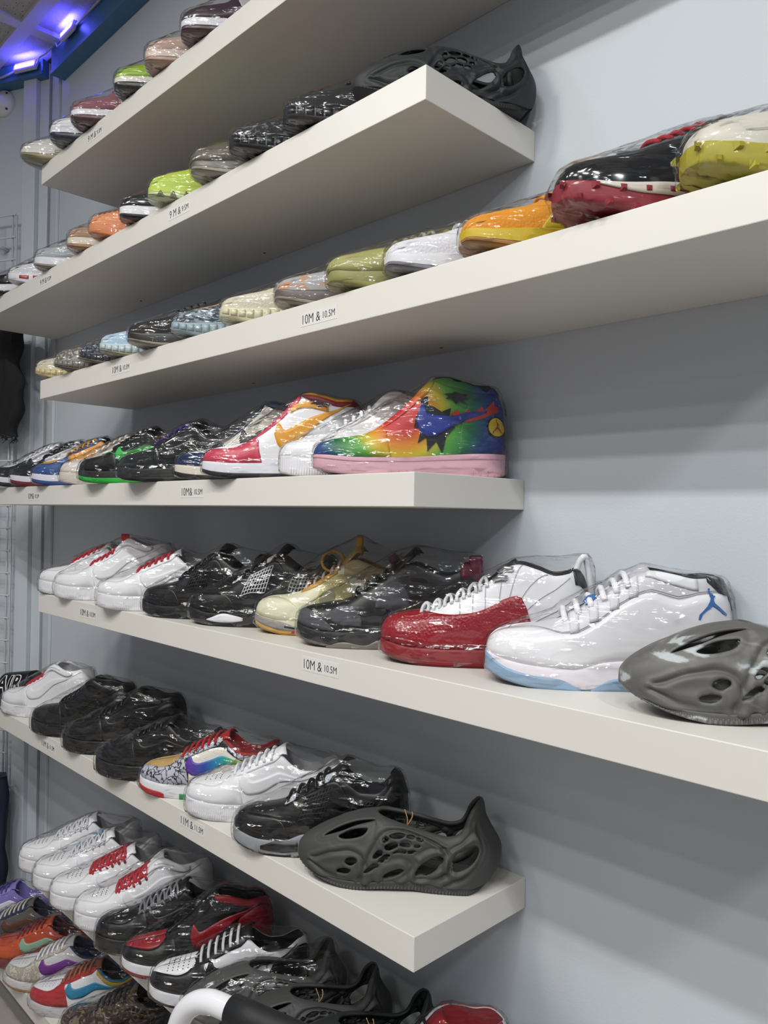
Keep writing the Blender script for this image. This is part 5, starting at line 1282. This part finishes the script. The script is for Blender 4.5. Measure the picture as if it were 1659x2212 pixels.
# clothing on the grid
def garment(name, label, y0, y1, zt, zb, mat, xo, fringe=None, wob=.018, seed=3, amp=.010):
    rnd = random.Random(seed); n, m = 60, 40
    root = empty(name, (XW + xo, (y0 + y1) / 2, zt), 0, label, 'clothing')
    ph = [rnd.uniform(0, 6) for _ in range(6)]
    def edge(t): return 1 - .06 * math.sin(t * 5 + ph[0]) - .05 * math.sin(t * 13 + ph[1])
    V = []
    for sgn in (1, -1):
        for j in range(m):
            t = j / (m - 1)
            for i in range(n):
                u = i / (n - 1)
                y = (y0 - (y0 + y1) / 2) + (y1 - y0) * u
                if u > .8: y += (u - .8) / .2 * wob * (math.sin(t * 9 + ph[2]) + .6 * math.sin(t * 21 + ph[3]))
                zz = -(zt - zb) * t * (1 + .05 * math.sin(u * 11 + ph[4]) * t + .10 * (u - 1) * t * 0)
                fold = amp * math.sin(u * 26 + ph[5] + 1.3 * math.sin(t * 3)) * (.4 + .6 * t) + .006 * math.sin(u * 60 + t * 9)
                x = sgn * (.024 * math.sqrt(max(0, 1 - (2 * u - 1) ** 8))) + fold
                V.append((x, y, zz))
    Fc = grid_faces(m, n, 0) + grid_faces(m, n, n * m, True)
    for j in range(m - 1):
        for i in (0, n - 1):
            a = j * n + i; q = (a, a + n, n * m + a + n, n * m + a); Fc.append(q if i else q[::-1])
    for i in range(n - 1):
        for j in (0, m - 1):
            a = j * n + i; q = (a, a + 1, n * m + a + 1, n * m + a); Fc.append(q[::-1] if j else q)
    mesh('cloth', V, Fc, mat, root)
    if fringe:
        P = []
        for k in range(170):
            i = rnd.randrange(n); a = V[(m - 1) * n + i + (n * m if rnd.random() < .4 else 0)]
            L = rnd.uniform(.008, .03)
            P.append(tube([a, (a[0] + rnd.uniform(-.006, .006), a[1] + rnd.uniform(-.008, .008), a[2] - L * .5), (a[0] + rnd.uniform(-.01, .01), a[1] + rnd.uniform(-.012, .012), a[2] - L)], .0011, 3))
        V2, F2 = join(P); mesh('frayed_hem', V2, F2, fringe, root, kind='stuff')
    V, Fc = tube(smooth_path([(-.0, .0, -.01), (-.0, .0, .03), (-.018, 0, .045), (-.036, 0, .03)], 12), .003, 6); mesh('hook', V, Fc, GRIDP, root)
    return turn(root)
garment('denim_garment', 'black denim garment with a frayed hem hanging on the grid', -.50, .004, 1.62 + DZ, 1.268 + DZ, M('#08080a', 'fabric'), .12, M('#101013', 'fabric'), wob=.016)
garment('jeans', 'dark navy jeans hanging low on the grid', -.42, -.040, .10 + DZ, -.315 + DZ, M('#131a33', 'fabric'), .115, wob=.004, seed=8)
# cart handle in front
def handle():
    z = DZ
    A = np.array([-.106, -.572]); B = np.array([.222, -.486])
    root = empty('cart_handle', (A[0], A[1], 0), 0, 'white bent tube cart handle with a black grip, in front of the lowest shelves', 'cart')
    d = (B - A) / np.linalg.norm(B - A); Ln = np.linalg.norm(B - A)
    P = []
    top = .424 + z; r = .066
    for s in np.linspace(0, 1, 12): P.append((0, 0, .0 + (top - r) * s))
    for a in np.linspace(0, math.pi / 2, 12)[1:]: P.append((d[0] * r * (1 - math.cos(a)), d[1] * r * (1 - math.cos(a)), top - r + r * math.sin(a)))
    for s in np.linspace(r, Ln - r, 10)[1:]: P.append((d[0] * s, d[1] * s, top))
    for a in np.linspace(0, math.pi / 2, 12)[1:]: P.append((d[0] * (Ln - r + r * math.sin(a)), d[1] * (Ln - r + r * math.sin(a)), top - r + r * math.cos(a)))
    for s in np.linspace(0, 1, 12)[1:]: P.append((d[0] * Ln, d[1] * Ln, (top - r) * (1 - s)))
    V, Fc = tube(P, .0135, 20); mesh('tube', V, Fc, M('#d9d8dc', 'patent'), root)
    V, Fc = tube([(d[0] * s, d[1] * s, top) for s in np.linspace(.088, Ln - .09, 6)], .0180, 20); mesh('grip', V, Fc, M('#121316', 'foam'), root)
    V, Fc = tube([(0, 0, .12), (d[0] * Ln, d[1] * Ln, .12)], .010, 12); mesh('cross_bar', V, Fc, M('#d9d8dc', 'patent'), root)
handle()
